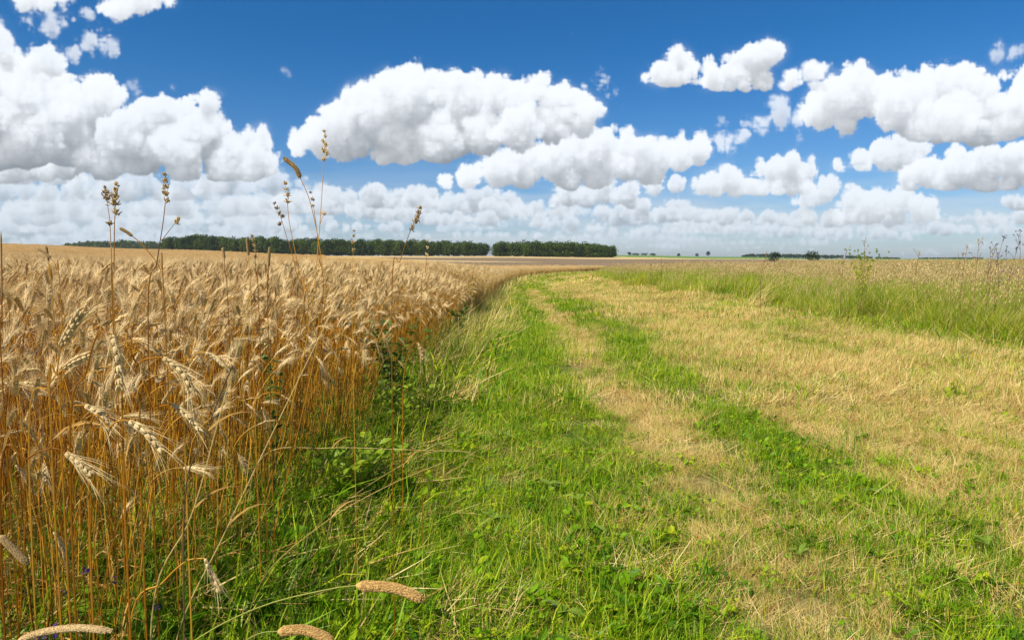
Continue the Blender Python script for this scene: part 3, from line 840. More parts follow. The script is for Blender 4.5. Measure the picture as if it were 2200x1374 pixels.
# ------------------------------------------------------------------ wheat
def wheat(seed, h, lean, bendang, lod=0, ear_len=.072):
    """A ripe stalk in three pieces: stem, bearded ear, dry leaves. It leans and nods towards +X."""
    g = np.random.default_rng(seed)
    stem, ear, lf = MB(), MB(), []
    pts = []; p = np.array((0.0, 0.0, -.02)); a = 0.0; yw = g.normal(0, .05)
    n1 = 7 if lod == 0 else 3
    Ls = h * .82; neck = h * .18
    for i in range(n1 + 1):
        pts.append(p.copy()); a = lean * (i / n1) ** 1.2
        p = p + Ls / n1 * np.array((math.sin(a), yw * i / n1, math.cos(a)))
    n2 = (7 if bendang > .8 else 4) if lod == 0 else 2
    for i in range(n2):
        a = lean + (bendang - lean) * ((i + 1) / n2) ** 1.1
        p = p + neck / n2 * np.array((math.sin(a), yw, math.cos(a))); pts.append(p.copy())
    pts = np.array(pts)
    if lod: pts = pts[1:]
    tube(stem, pts, .0019 if lod == 0 else .0032, .0010 if lod == 0 else .0022, 4 if lod == 0 else 3, 0, g.uniform(.05, .95))
    # ear along a line that keeps on curving
    ns = 11 if lod == 0 else 4
    e = pts[-1].copy(); ax = norm(pts[-1] - pts[-2]); yref = norm(np.array((0, 1, 0)) + g.normal(0, .5, 3) * .6)
    ec = g.uniform(.15, .5)
    for i in range(ns):
        a2 = a + ec * i / ns
        ax = norm((math.sin(a2), yw, math.cos(a2)))
        sd = norm(yref - ax * np.dot(yref, ax)); fr = np.cross(ax, sd)
        size = .72 + .5 * math.sin(math.pi * min(1, (i + .8) / ns * .9))
        for sgn in (-1, 1):
            d = norm(ax + sgn * sd * .34 + fr * g.normal(0, .10))
            b0 = e + sd * sgn * .0016 + fr * g.normal(0, .0008)
            if lod == 0:
                grain(ear, b0, d, sd * sgn, .014 * size, .0029 * size, g.uniform(.3, 1), 0)
                if i % 2 == (sgn > 0): grain(ear, e, norm(ax + fr * .35 * sgn), fr * sgn, .0125 * size, .0028 * size, g.uniform(.3, .9), 0)
                for q_ in range(2):
                    d2 = norm(ax + sgn * sd * g.uniform(.05, .5) + fr * g.normal(0, .3))
                    tip = b0 + d * .010; w = sd * .00045; L_ = g.uniform(.045, .08)
                    m_ = tip + d2 * L_ * .5; t_ = tip + norm(d2 + np.array((0, 0, -.06))) * L_
                    ear.add([tip - w, tip + w, m_ + w * .7, m_ - w * .7, t_], [(0, 1, 2, 3), (3, 2, 4)], 0, g.uniform(.5, 1))
            else:
                w = fr * .0028 * size
                ear.add([b0 - w, b0 + w, b0 + d * .024], [(0, 1, 2)], 0, g.uniform(.2, .9))
                for q_ in (.1, .3, .55): ear.add([b0 - w * .24, b0 + w * .22, b0 + norm(ax + sgn * sd * q_ + fr * g.normal(0, .2)) * g.uniform(.07, .1)], [(0, 1, 2)], 0, g.uniform(.6, 1))
        if lod:
            w = sd * .0034 * size; ear.add([e - w, e + w, e + ax * .03], [(0, 1, 2)], 0, g.uniform(.1, .8))
        e = e + ax * ear_len / ns
    if lod == 0:
        for k in range(g.integers(2, 5)):
            t = g.uniform(.12, .72); q = pts[int(t * n1)]; lf.append(MB())
            blade(lf[-1], q, g.uniform(0, 6.28), g.uniform(.08, .20), g.uniform(.004, .007), g.uniform(.3, 1.2), g.uniform(1.2, 3.2), g.uniform(.1, .9), 0, 5, g.uniform(-.9, .9))
    return stem, ear, lf
BENDS = [.15, .30, .45, .62, .8, 1.1, 1.5, 2.1, .5, .25, 2.6, .38]
W0 = []
for k, bb in enumerate(BENDS):
    W0.append(wheat(3000 + k, R.uniform(.90, 1.0), R.uniform(.03, .20), bb))
mats3 = [M_STEM, M_EAR, M_DRYLEAF, M_STEM2]
wm_ = []
for s, e, l in W0:
    b = MB(); b.join(s, 0); b.join(e, 1); [b.join(q_, 2) for q_ in l]; wm_.append(b.mesh('wheat_plant', mats3))
def wheat_patch(seed, size, n):
    g = np.random.default_rng(seed); b = MB()
    for k in range(n):
        s, e, l = wheat(seed * 77 + k, g.uniform(.86, 1.0), g.uniform(.03, .25), float(g.choice(BENDS)), 1)
        y = g.normal(.0, 1.6); c, sn = math.cos(y), math.sin(y)
        M = np.array(((c, -sn, 0), (sn, c, 0), (0, 0, 1))); off = np.array((*((g.random(2) - .5) * size), 0))
        tt = g.uniform(-.2, .2)
        s2 = s.transformed(M, off); e2 = e.transformed(M, off)
        e2.t = [np.clip(t + tt, 0, 1) for t in e2.t]
        b.join(s2, 3); b.join(e2, 1)
    return b
NP = 7
for k in range(NP): wm_.append(wheat_patch(40 + k, .9, 120).mesh('wheat_plant', mats3))
C_WHEAT = proto_set('wheat_plant', wm_)
nW = len(W0)

WY = 21.0
x, y = wedge(.75, WY, 390, 1.2)
edge_n = (fbm2(x, y, .8) - .5) * .5
l = lane(x, y)
keep = (l < wheat_edge(y) + edge_n) & (R.random(len(x)) < np.clip(1.45 - y / 20, .45, 1)) & (np.hypot(x, y) > 1.5)
x, y, l = x[keep], y[keep], l[keep]
inside = wheat_edge(y) - l
z = ground_z(x, y)
m = len(x)
nod = fbm2(x, y, 1.1)
idx = R.integers(0, nW, m)
yaw = R.normal(-.15, 1.35, m)
tilt = np.stack([R.normal(0, .05, m), R.normal(.03, .06, m) + .22 * np.clip(.25 - inside, 0, .5) * 2 * R.random(m), yaw], 1)
scl = np.clip(R.normal(.98, .085, m), .62, 1.13) * (.95 + .1 * fbm2(x, y, 3)) * np.interp(y, [1, 3], [.93, 1]) * np.interp(inside, [0, .2, .7], [.80, .88, 1])
# the nearest plants that are in the picture stand as things of their own
inv = (np.abs(x / y) < .76)
score = np.where(inv, 1 / np.hypot(x, y), 0)
order = np.argsort(-score)
N_IND = 230
ind = order[:N_IND]
wp = [(np.stack([x, y, z], 1), tilt, scl, idx)]
mask = np.ones(m, bool); mask[ind] = False
IND = (np.stack([x, y, z], 1)[ind], tilt[ind], scl[ind], idx[ind])
PT = [wp[0][0][mask]]; RT = [tilt[mask]]; ST = [scl[mask]]; IT = [idx[mask]]
for (y0, y1, dens) in [(WY - .5, 45, 2.6), (45, 165, .62), (165, 330, .10)]:
    x, y = wedge(y0, y1, dens)
    l = lane(x, y)
    pc = x / y * F + 1100
    keep = (l < wheat_edge(y) - .40) & ((y < 158) | (pc < 700)) & (x > -HALF * y)
    x, y = x[keep], y[keep]; m = len(x)
    PT.append(np.stack([x, y, ground_z(x, y)], 1)); RT.append(np.stack([R.normal(0, .02, m), R.normal(0, .02, m), R.normal(0, .5, m)], 1))
    ST.append(R.uniform(.93, 1.04, m) * (.95 + .1 * fbm2(x, y, 5))); IT.append(nW + R.integers(0, NP, m))
# a dense rim of plants where the field meets the track further off
yy_ = R.uniform(12, 150, 1500); xx_ = bend(yy_) + wheat_edge(yy_) - R.uniform(.1, .9, 1500)
PT.append(np.stack([xx_, yy_, ground_z(xx_, yy_)], 1)); RT.append(np.stack([R.normal(0, .02, 1500), R.normal(0, .02, 1500), R.normal(0, .5, 1500)], 1))
ST.append(R.uniform(.6, 1.03, 1500)); IT.append(nW + R.integers(0, NP, 1500))
scatter('wheat', 'ripe golden bearded wheat filling the field left of the track', 'wheat', C_WHEAT, *[np.concatenate(a) for a in (PT, RT, ST, IT)])

# the closed top of the crop, as it is seen along the field
selc = (region == 0) & in_view_side & (cr > 15) & (lane(cx, cy) < wheat_edge(cy) - .9) & ((cr < 160) | ((cr < 420) & (pxc < np.interp(cr, [160, 240, 270, 300, 420], [1050, 760, 700, 600, 560]))) | ((cr < 480) & (pxc < 560)))
q = quad[selc]; used, inv_ = np.unique(q.ravel(), return_inverse=True)
cxx, cyy = GX.ravel()[used], GY.ravel()[used]
czz = GZ.ravel()[used] + .80 + .10 * np.clip((np.hypot(cxx, cyy) - 40) / 80, 0, 1) + .06 * (fbm2(cxx, cyy, .7) - .5)
me = bpy.data.meshes.new('wheat_canopy'); me.from_pydata(np.stack([cxx, cyy, czz], 1).tolist(), [], inv_.reshape(-1, 4).tolist())
me.polygons.foreach_set('use_smooth', [True] * len(q))
me.materials.append(ground_mat('wheat_canopy', base=(.45, .285, .092), scale=1.7, amount=.45, stretch=(1, .35, 1)))
tag(obj('wheat_field', me), 'closed golden top of the wheat field running up to the woods', 'field', kind='stuff')

# nearest stalks, each a thing with stem, ear and leaves
stalk0 = []
for k, (s, e, l) in enumerate(W0):
    stalk0.append((s.mesh('stem', [M_STEM]), e.mesh('ear', [M_EAR]), [q_.mesh('leaf', [M_DRYLEAF]) for q_ in l]))
def make_stalk(meshes, loc, label, group):
    r = empty('wheat_stalk', loc, label, 'wheat', group)
    obj('stem', meshes[0], r); obj('ear', meshes[1], r); [obj('leaf', q_, r) for q_ in meshes[2]]
    return r
first = {}
G_W = 'wheat stalks along the near edge of the field'
L_UP = 'golden wheat stalk with a raised bearded ear in the near edge of the field'
L_NOD = 'golden wheat stalk with a nodding bearded ear in the near edge of the field'
for p, r_, s_, k in zip(*IND):
    k = int(k); lab = L_NOD if BENDS[k] > 1.0 else L_UP
    if k not in first:
        o = make_stalk(stalk0[k], p, lab, G_W); first[k] = o
        o.rotation_euler = tuple(float(c) for c in r_); o.scale = (float(s_),) * 3
    else:
        copy_thing(first[k], p, r_, float(s_), lab)

# ------------------------------------------------------------------ woods, trees and bushes
def crown_mesh(seed, w, h, z0, n, size, mats=None, lobes=9, squash=1.0):
    """Leaf clumps spread through several overlapping lobes: uneven outline, gaps, light and dark sprays."""
    g = np.random.default_rng(seed); b = MB()
    L_ = []
    for k in range(lobes):
        t = g.uniform(0, 1); rr_ = w * (.26 + .22 * math.sin(math.pi * (.15 + .75 * t))) * g.uniform(.8, 1.2)
        a = g.uniform(0, 6.283); q = g.uniform(.0, .30) * w * (1.15 - .75 * t)
        L_.append((q * math.cos(a), q * math.sin(a), z0 + (h - z0) * (.14 + .72 * t), rr_, (h - z0) * g.uniform(.14, .22) * squash, g.normal(0, .16)))
    for k in range(n):
        x0, y0, zc, r1, r2, tint = L_[g.integers(0, lobes)]
        d = norm(g.normal(0, 1, 3)) * g.uniform(.55, 1.08)
        p = np.array((x0 + d[0] * r1, y0 + d[1] * r1, zc + d[2] * r2))
        nrm = norm(d + g.normal(0, .7, 3)); s = norm(np.cross(nrm, g.normal(0, 1, 3))); t_ = np.cross(nrm, s)
        q = size * g.uniform(.5, 1.25)
        V = [p + s * q * .6 * math.cos(a) * g.uniform(.7, 1.2) + t_ * q * .5 * math.sin(a) * g.uniform(.7, 1.2) for a in (0, 1.3, 2.6, 3.8, 5.1)]
        b.add(V, [(0, 1, 2, 3, 4)], 0, np.clip(.5 + tint + g.normal(0, .2), 0, 1))
    return b
def trunk_mesh(seed, h, r, limbs=4):
    g = np.random.default_rng(seed); b = MB()
    top = np.array((g.normal(0, .25), g.normal(0, .25), h * .86))
    line = spline([(0, 0, -.4), (g.normal(0, .1), g.normal(0, .1), h * .4), top], 6)
    tube(b, line, r, r * .25, 6, 0, .5)
    for k in range(limbs):
        t = g.uniform(.35, .8); p = line[int(t * 5)]; a = g.uniform(0, 6.283); L_ = h * .22
        tube(b, [p, p + L_ * .5 * np.array((math.cos(a), math.sin(a), .7)), p + L_ * np.array((math.cos(a) * .9, math.sin(a) * .9, 1.3))], r * .45, r * .12, 4, 0, .5)
    return b
TREE = []
for k in range(7):
    h = (11.6, 12.4, 10.8, 12.9, 11.2, 12.0, 10.2)[k]; w = (8.0, 8.4, 8.0, 7.4, 8.8, 7.6, 9.0)[k]
    z0 = (.0, .6, -.2, 1.0, -.3, .4, -.4)[k]
    TREE.append((crown_mesh(500 + k, w, h, z0, 1500, .70, lobes=24).mesh('crown', [M_CROWN]), trunk_mesh(600 + k, h, .17).mesh('trunk', [M_BIRCH if k in (1, 3, 5) else M_TRUNK])))
_tree_first = {}
def tree(k, x, y, s, rz, label, group, cat='tree', name='broadleaf_tree'):
    loc = (x, y, float(ground_z(x, y)) - .1)
    if k not in _tree_first:
        r = empty(name, loc, label, cat, group, rz)
        obj('crown', TREE[k][0], r); obj('trunk', TREE[k][1], r); r.scale = (s,) * 3
        _tree_first[k] = r
        return r
    r = copy_thing(_tree_first[k], loc, (0, 0, rz), s, label); r['group'] = group
    return r
g = np.random.default_rng(77)
def wood(p0, p1, d0, d1, rows, step, label, group, kinds, hs):
    for q in range(rows):
        n = int((p1 - p0) / F * d0 / step)
        for k in range(n):
            t = (k + g.uniform(.1, .9)) / n
            px = p0 + (p1 - p0) * t
            d = d0 + (d1 - d0) * t + q * 6.5 + g.normal(0, 1.2)
            u = px_uv(px, 550)[0]
            tree(int(g.choice(kinds)), u * d, d, hs(px) * g.uniform(.87, 1.08) * (1 + .03 * q), g.uniform(0, 6.28), label, group)
wood(352, 1046, 480, 478, 3, 3.5, 'dark green tall tree in the long wood across the wheat field', 'trees of the long wood behind the wheat', [0, 1, 3, 5, 2], lambda p: float(np.interp(p, [350, 420, 600, 900, 1050], [.70, .93, .96, .90, .76])))
wood(1062, 1318, 470, 455, 3, 3.6, 'bushy green tree in the separate wood right of the gap', 'trees of the wood right of the gap', [2, 4, 6, 0, 6, 4], lambda p: float(np.interp(p, [1055, 1150, 1280, 1325], [.88, .96, .86, .66])))
# two round dark bushes and a few small far trees
def lone(px, d, w, h, label, name, material, seed, top_px=None, n=900, size=.3, z0=.1):
    u = px_uv(px, 556)[0]; x, y = u * d, d
    r = empty(name, (x, y, float(ground_z(x, y)) - .05), label, 'bush' if 'bush' in name else 'tree')
    crown_mesh(seed, w, h, z0, n, size, lobes=14, squash=1.3).build('crown', material, r)
    trunk_mesh(seed + 1, h * .8, .12, 3).build('trunk', M_TRUNK, r)
    return r
lone(1665, 250, 4.6, 3.6, 'smaller of two dark round bushes standing behind the right verge', 'round_bush', M_CROWN2, 811)
lone(1744, 250, 5.6, 4.0, 'larger of two dark round bushes standing behind the right verge', 'round_bush', M_CROWN2, 821)
lone(1521, 900, 5.5, 7.2, 'tiny dark tree alone on the far green field edge', 'lone_tree', M_CROWN2, 831, size=.8, n=300)
lone(1497, 900, 4.5, 4.8, 'tiny low tree left of the lone far tree', 'lone_tree', M_CROWN2, 841, size=.7, n=250)
for k, (px, w, h, lab) in enumerate([(1352, 6, 4.2, 'tiny dark bush on the far skyline just right of the wood'), (1366, 10, 3.2, 'low wide bush second right of the wood on the skyline'), (1384, 9, 3.8, 'low bush at the middle of the far skyline hedge'), (1402, 8, 3.0, 'last low bush of the far skyline hedge'), (1458, 4, 3.4, 'tiny single bush between the hedge and the lone tree')]):
    lone(px, 880, w, h, lab, 'skyline_bush', M_CROWN2, 860 + 3 * k, size=.8, n=220)

def far_wood(name, label, pts, d, seed, n):
    """A distant wood that reads as one mass: crowns packed over its whole plan."""
    g = np.random.default_rng(seed); b = MB()
    for k in range(n):
        t = g.random(); px = pts[0][0] + (pts[-1][0] - pts[0][0]) * t
        top = np.interp(px, [p[0] for p in pts], [p[1] for p in pts])
        dd = d + g.uniform(0, 60); u, v = px_uv(px, top); x = u * dd
        zt = EYE + v * d; zb = float(ground_z(x, dd)); h = max(2.5, (zt - zb)) * g.uniform(.86, 1.03)
        c = crown_mesh(seed + k, 6.5, h, h * .1, 70, 1.7, lobes=6)
        b.join(c.transformed(np.eye(3), (x, dd, zb)))
    o = b.build(name, M_CROWN)
    return tag(o, label, 'wood', kind='stuff')
far_wood('distant_wood', 'low distant wood on the left skyline beyond the wheat', [(134, 524), (160, 518), (250, 514), (300, 515), (340, 518), (372, 520)], 900, 910, 260)
far_wood('distant_wood', 'thin distant wood on the right skyline behind the verge', [(1596, 548), (1610, 544), (1700, 545), (1800, 547), (1930, 554)], 1300, 930, 260)
far_wood('distant_wood', 'faint low strip of wood at the far right skyline', [(1975, 555), (2010, 553), (2060, 553), (2110, 555)], 1300, 950, 60)

# ------------------------------------------------------------------ tall grasses standing above the wheat
def ground_under(p): return np.array((p[0], p[1], float(ground_z(p[0], p[1]))))
def stem_to_ground(path, d, base=None):
    P = [at(x, y, d) for x, y in path]                     # from the lowest seen point up
    g0 = ground_under(P[0] + (P[0] - P[1]) * .35) if base is None else ground_under(base)
    return [g0] + P
def clump(b, p, axis, r, seed):
    g = np.random.default_rng(seed)
    for k in range(26):
        d = norm(norm(axis) * g.uniform(.6, 1.3) + g.normal(0, .45, 3))
        grain(b, p + g.normal(0, .28, 3) * r - norm(axis) * r * .6, d, g.normal(0, 1, 3), r * g.uniform(.9, 1.6), r * .17, np.clip(g.normal(.5, .28), 0, 1))
def tall_grass(label, path, clumps, d, branches=(), material=None, seed=0, r=.0014, name='tall_grass_stalk', group=None, gr=False, foot=None):
    P = stem_to_ground(path, d, foot); base = P[0]
    e = empty(name, base, label, 'grass stalk', group)
    line = spline(P, 26) - base
    sb = MB(); tube(sb, line, r, r * .55, 5)
    for br in branches: tube(sb, spline([at(x, y, d) for x, y in br], 8) - base, r * .6, r * .4, 4)
    sb.build('stem', M_GSTEM if gr else M_STEM, e)
    hb = MB()
    for k, (x, y, q) in enumerate(clumps):
        p = at(x, y, d) - base
        clump(hb, p, np.array((.1, 0, 1.0)), 1.0 * q * d / F, seed + k)
    hb.build('seed_head', material or M_HEAD, e)
    return e
def spike(b, line, r, seed, bristle=True):
    """A dense cylindrical grass spike: a bumpy core furred with short bristles."""
    g = np.random.default_rng(seed); n = len(line)
    t = np.linspace(0, 1, n); rad_ = r * np.clip(np.minimum(1, np.minimum(t / .06 + .35, (1 - t) / .16 + .25)), 0, 1)
    tube(b, line, r, r, 9, 0, .45, radii=rad_ * .86, cap=True)
    T = np.gradient(line, axis=0)
    for k in range(2600 if bristle else 160):
        i = g.integers(0, n); ax = norm(T[i]); o = norm(np.cross(ax, g.normal(0, 1, 3)))
        p = line[i] + (line[min(i + 1, n - 1)] - line[i]) * g.random() + o * rad_[i] * .80
        grain(b, p, norm(ax * 1.1 + o * .55), np.cross(ax, o), r * .5, r * .06, np.clip(g.normal(.55, .3), 0, 1))
def spike_grass(label, path, head, d, r, material, seed, gr=False, rs=.0014, name='spike_grass_stalk', cat='grass stalk', bristle=True, foot=None):
    P = stem_to_ground(path, d, foot); base = P[0]
    e = empty(name, base, label, cat)
    H = spline([at(x, y, d) for x, y in head], 22) - base
    sb = MB(); tube(sb, spline(P + [H[1] + base], 26) - base, rs, rs * .7, 5); sb.build('stem', M_GSTEM if gr else M_STEM, e)
    hb = MB(); spike(hb, H, r * d / F, seed, bristle); hb.build('seed_head', material, e)
    return e

tall_grass('tall dry grass stalk with stacked tan seed clusters, right one of the left pair', [(243, 700), (245, 560), (246, 480), (248, 455)], [(250, 454, 9), (243, 433, 10), (248, 420, 9), (249, 407, 8), (250, 394, 6)], 1.45, seed=1)
tall_grass('thin dry grass stalk with dark upper and single lower cluster, beside the three cluster stalk', [(246, 690), (240, 560), (237, 500), (236, 475), (231, 440), (228, 425)], [(236, 479, 7), (229, 424, 8), (227, 412, 8), (225, 402, 4)], 1.5, material=M_DARKHEAD, seed=11, r=.0011)
tall_grass('dry grass stalk with long narrow head and one drooping side cluster above the left wheat', [(318, 730), (338, 560), (350, 480), (356, 428)], [(359, 429, 7), (356, 414, 8), (357, 400, 7), (355, 386, 7), (353, 373, 5), (380, 475, 7), (383, 468, 5)], 1.5, branches=[((348, 516), (362, 497), (380, 474))], seed=21)
tall_grass('tallest dry grass stalk with knobbly head reaching the big white cloud', [(640, 820), (672, 640), (684, 520), (690, 440), (696, 345)], [(695, 342, 6), (702, 329, 6), (696, 322, 6), (700, 311, 6), (694, 303, 5), (698, 291, 5), (696, 281, 4), (697, 458, 5)], 2.4, branches=[((688, 480), (692, 468), (697, 458))], seed=31, foot=(-1.02, 2.5), r=.0019)
spike_grass('dark curved grass spike bowing left beside the tallest stalk', [(690, 700), (690, 560), (668, 440), (645, 382)], [(645, 382), (634, 360), (611, 340)], 2.45, 5.0, M_DARKHEAD, 41, foot=(-.98, 2.6), rs=.0018)
tall_grass('straight dry grass stalk with narrow head just left of the dark curved spike', [(655, 720), (640, 575), (622, 480), (617, 430)], [(617, 430, 6), (618, 418, 6), (615, 405, 5), (614, 393, 5)], 2.5, seed=51, foot=(-1.06, 2.6), r=.0018)
tall_grass('left leaning thin dark grass stalk with split head below the straight one', [(645, 720), (634, 575), (613, 500), (600, 456)], [(600, 457, 5), (595, 446, 5), (590, 436, 4), (607, 464, 5), (601, 480, 5)], 2.5, material=M_DARKHEAD, seed=61, r=.0015, foot=(-1.1, 2.6))
tall_grass('short fine grass stalk with small head between the dark spike and tallest stalk', [(686, 700), (684, 540), (676, 460), (672, 440)], [(672, 441, 4), (671, 427, 4), (667, 413, 3)], 2.5, material=M_DARKHEAD, seed=71, r=.0014, foot=(-.98, 2.6))
tall_grass('right leaning dry grass stalk with brown knotted head before the wood', [(842, 640), (860, 560), (883, 492), (893, 474)], [(886, 488, 7), (894, 474, 7), (897, 465, 7), (900, 455, 6), (903, 446, 5)], 2.0, material=M_DARKHEAD, seed=81)
tall_grass('pale thin grass stalk with small head before the middle of the wood', [(757, 700), (757, 600), (759, 535)], [(758, 536, 4), (759, 521, 5), (760, 506, 4), (760, 495, 3)], 2.4, seed=91, r=.0012)
tall_grass('pale small grass stalk just right of the knotted brown head', [(905, 660), (914, 580), (917, 548)], [(917, 546, 4), (918, 531, 4), (918, 516, 3)], 2.6, seed=101, r=.0012)
spike_grass('thin dark grass stalk leaning left under the drooping side cluster', [(352, 640), (345, 580), (310, 530), (284, 507)], [(284, 507), (272, 498), (259, 491)], 1.6, 3.5, M_DARKHEAD, 111)
spike_grass('straight brown spike standing upright left of the brown feathery head before the wood', [(540, 660), (536, 590), (534, 548)], [(534, 548), (532, 530), (530, 511)], 2.2, 3.2, M_DARKHEAD, 121, bristle=False)
tall_grass('brown feathery grass head before the long wood', [(556, 660), (550, 590), (548, 555)], [(549, 550, 5), (549, 538, 5), (547, 526, 5), (545, 515, 5), (542, 506, 4)], 2.2, material=M_DARKHEAD, seed=131)
spike_grass('straight brown spike standing alone right of the feathery head', [(575, 660), (577, 600), (577, 570)], [(577, 572), (578, 552), (579, 530)], 2.2, 3.2, M_DARKHEAD, 141, bristle=False)
spike_grass('short brown spike at the wheat top left of the straight spikes', [(490, 660), (484, 590), (482, 554)], [(482, 554), (480, 543), (478, 532)], 2.6, 3.2, M_DARKHEAD, 151, bristle=False)
spike_grass('dark bent grass head hooked to the left above the far left wheat', [(130, 640), (122, 578), (108, 553)], [(108, 553), (95, 542), (79, 533)], 2.0, 3.2, M_DARKHEAD, 161, bristle=False)
spike_grass('short dark spike upright next to the hooked grass head', [(112, 640), (106, 590), (104, 560)], [(104, 560), (102, 545), (99, 528)], 2.1, 2.6, M_DARKHEAD, 171, bristle=False)
spike_grass('thick dark purple stem standing at the left picture edge', [(4, 800), (4, 700), (4, 640)], [(4, 640), (3, 560), (2, 497)], 1.3, 2.0, M_DARKHEAD, 181, bristle=False)

# fine dark stalks scattered over the wheat
g = np.random.default_rng(5)
k0 = None
hb = MB(); spike(hb, spline([(0, 0, 1.0), (.012, 0, 1.04), (.03, 0, 1.075)], 12), .0032, 7, False)
sb = MB(); tube(sb, spline([(0, 0, -.02), (0, 0, .5), (.0, 0, 1.0)], 10), .0014, .001, 4)
hm, sm2 = hb.mesh('seed_head', [M_DARKHEAD]), sb.mesh('stem', [M_STEM])
for k in range(46):
    d = g.uniform(2.6, 9); x = g.uniform(-.72, -.02) * d
    if lane(x, d) > wheat_edge(d) - .1: continue
    lab = 'thin dark grass spike rising out of the wheat field'
    loc = (x, d, float(ground_z(x, d))); rot = (g.normal(0, .08), g.normal(.08, .14), g.uniform(-.8, .8)); s = g.uniform(.93, 1.1)
    if k0 is None:
        k0 = empty('field_grass_spike', loc, lab, 'grass stalk', 'dark grass spikes in the wheat'); obj('stem', sm2, k0); obj('seed_head', hm, k0); k0.rotation_euler = rot; k0.scale = (s,) * 3
    else: copy_thing(k0, loc, rot, s, lab)

# timothy heads in the foreground
spike_grass('fat pale timothy head lying level on a long green stem, bottom middle', [(250, 1760), (310, 1480), (420, 1374), (560, 1302), (700, 1266), (765, 1257)], [(765, 1257), (830, 1260), (868, 1269), (906, 1286)], .95, 11.8, M_TIMOTHY, 201, gr=True, rs=.0013, name='timothy_grass', cat='timothy grass')
spike_grass('fat pale timothy head cut by the bottom edge of the picture', [(380, 1700), (450, 1450), (540, 1368), (597, 1355)], [(597, 1356), (650, 1352), (690, 1364), (712, 1378)], .93, 11.3, M_TIMOTHY, 211, gr=True, rs=.0013, name='timothy_grass', cat='timothy grass')
spike_grass('long slender timothy head lying along the bottom left corner', [(-120, 1460), (-20, 1400), (40, 1374)], [(40, 1374), (100, 1355), (170, 1348), (238, 1354)], .9, 8.0, M_HEAD, 221, rs=.0013, name='timothy_grass', cat='timothy grass')
spike_grass('dark grey timothy head drooping at the left edge low down', [(-140, 1200), (-60, 1120), (0, 1150)], [(0, 1150), (28, 1178), (58, 1208)], .95, 8, M_DARKHEAD, 231, rs=.0013, name='timothy_grass', cat='timothy grass')


# ------------------------------------------------------------------ single ears and straws that catch the eye
def ear_line(b, L_, seed, s=1.0):
    g = np.random.default_rng(seed); n = len(L_); T = np.gradient(L_, axis=0)
    yref = norm(np.array((0, .3, 0)) + g.normal(0, 1, 3))
    for i in range(n - 1):
        ax = norm(T[i]); sd = norm(yref - ax * np.dot(yref, ax)); fr = np.cross(ax, sd)
        if abs(sd[1]) > .8: sd, fr = fr, sd
        size = s * (.72 + .5 * math.sin(math.pi * min(1, (i + .8) / n * .9)))
        for sgn in (-1, 1):
            d = norm(ax + sgn * sd * .34 + fr * g.normal(0, .1)); b0 = L_[i] + sd * sgn * .0016
            grain(b, b0, d, sd * sgn, .014 * size, .0030 * size, g.uniform(.15, .85))
            if i % 2 == (sgn > 0): grain(b, L_[i], norm(ax + fr * .35 * sgn), fr * sgn, .0125 * size, .0028 * size, g.uniform(.4, .9))
            d2 = norm(ax + sgn * sd * g.uniform(.12, .42) + fr * g.normal(0, .22)); tip = b0 + d * .012; w = sd * .00045; Ln = g.uniform(.045, .075) * s
            m_ = tip + d2 * Ln * .5; t_ = tip + norm(d2 + np.array((0, 0, -.06))) * Ln
            b.add([tip - w, tip + w, m_ + w * .7, m_ - w * .7, t_], [(0, 1, 2, 3), (3, 2, 4)], 0, g.uniform(.5, 1))
def nodder(label, path, ear, d, seed, s=1.0):
    P = stem_to_ground(path, d); base = P[0]
    e = empty('wheat_stalk', base, label, 'wheat', G_W)
    b = MB(); tube(b, spline(P, 30) - base, .0019, .0011, 5); b.build('stem', M_STEM, e)
    b = MB(); ear_line(b, spline([at(x, y, d) for x, y in ear], 12) - base, seed, s); b.build('ear', M_EAR, e)
    b = MB(); q = spline(P, 30)[9] - base; blade(b, q, seed % 6, .15, .005, .9, 2.2, .6, 0, 5, .5); b.build('leaf', M_DRYLEAF, e)
nodder('wheat stalk hooked over with a long ear hanging straight down, left of the picture', [(150, 980), (185, 800), (205, 728), (222, 713), (240, 718)], [(240, 718), (252, 765), (258, 838)], 1.2, 301, 1.1)
nodder('arched yellow wheat stalk low at the left with its ear pointing right and down', [(0, 1062), (60, 985), (112, 963), (140, 972)], [(140, 972), (165, 990), (192, 1016)], 1.1, 302, 1.0)
nodder('arched wheat stalk with a pale ear falling to the right below the hooked one', [(262, 850), (298, 782), (330, 768), (350, 768)], [(350, 768), (388, 796), (412, 838)], 1.25, 303, 1.0)
nodder('wheat stalk bent right with spread awns in the middle of the left wheat', [(190, 1000), (238, 917), (262, 903), (276, 904)], [(276, 904), (310, 925), (346, 968)], 1.15, 304, 1.05)
nodder('wheat stalk with a dark narrow ear drooping right above the spread awned one', [(300, 910), (335, 877), (370, 867)], [(370, 867), (400, 890), (432, 928)], 1.3, 305, .9)
nodder('short arched wheat stalk with ear drooping toward the left bottom', [(130, 892), (158, 872), (182, 870)], [(182, 870), (212, 888), (232, 918)], 1.25, 306, .9)
nodder('pale wheat stalk with raised fluffy ear leaning right near the left edge', [(108, 900), (122, 800), (130, 745)], [(130, 745), (150, 710), (174, 672)], 1.2, 307, 1.1)
nodder('wheat stalk with ear pointing level to the right under the fluffy raised ear', [(62, 960), (104, 830), (136, 792)], [(136, 792), (160, 776), (192, 762)], 1.25, 308, 1.0)
nodder('wheat stalk arching right with ear hanging beside the brown knob stalk', [(395, 860), (412, 775), (428, 757), (442, 756)], [(442, 756), (462, 768), (478, 782)], 1.5, 309, .95)
nodder('wheat stalk at the field corner with ear nodding over the track grass', [(865, 870), (872, 780), (885, 740), (897, 735)], [(897, 735), (905, 752), (908, 775)], 2.9, 310, 1.15)
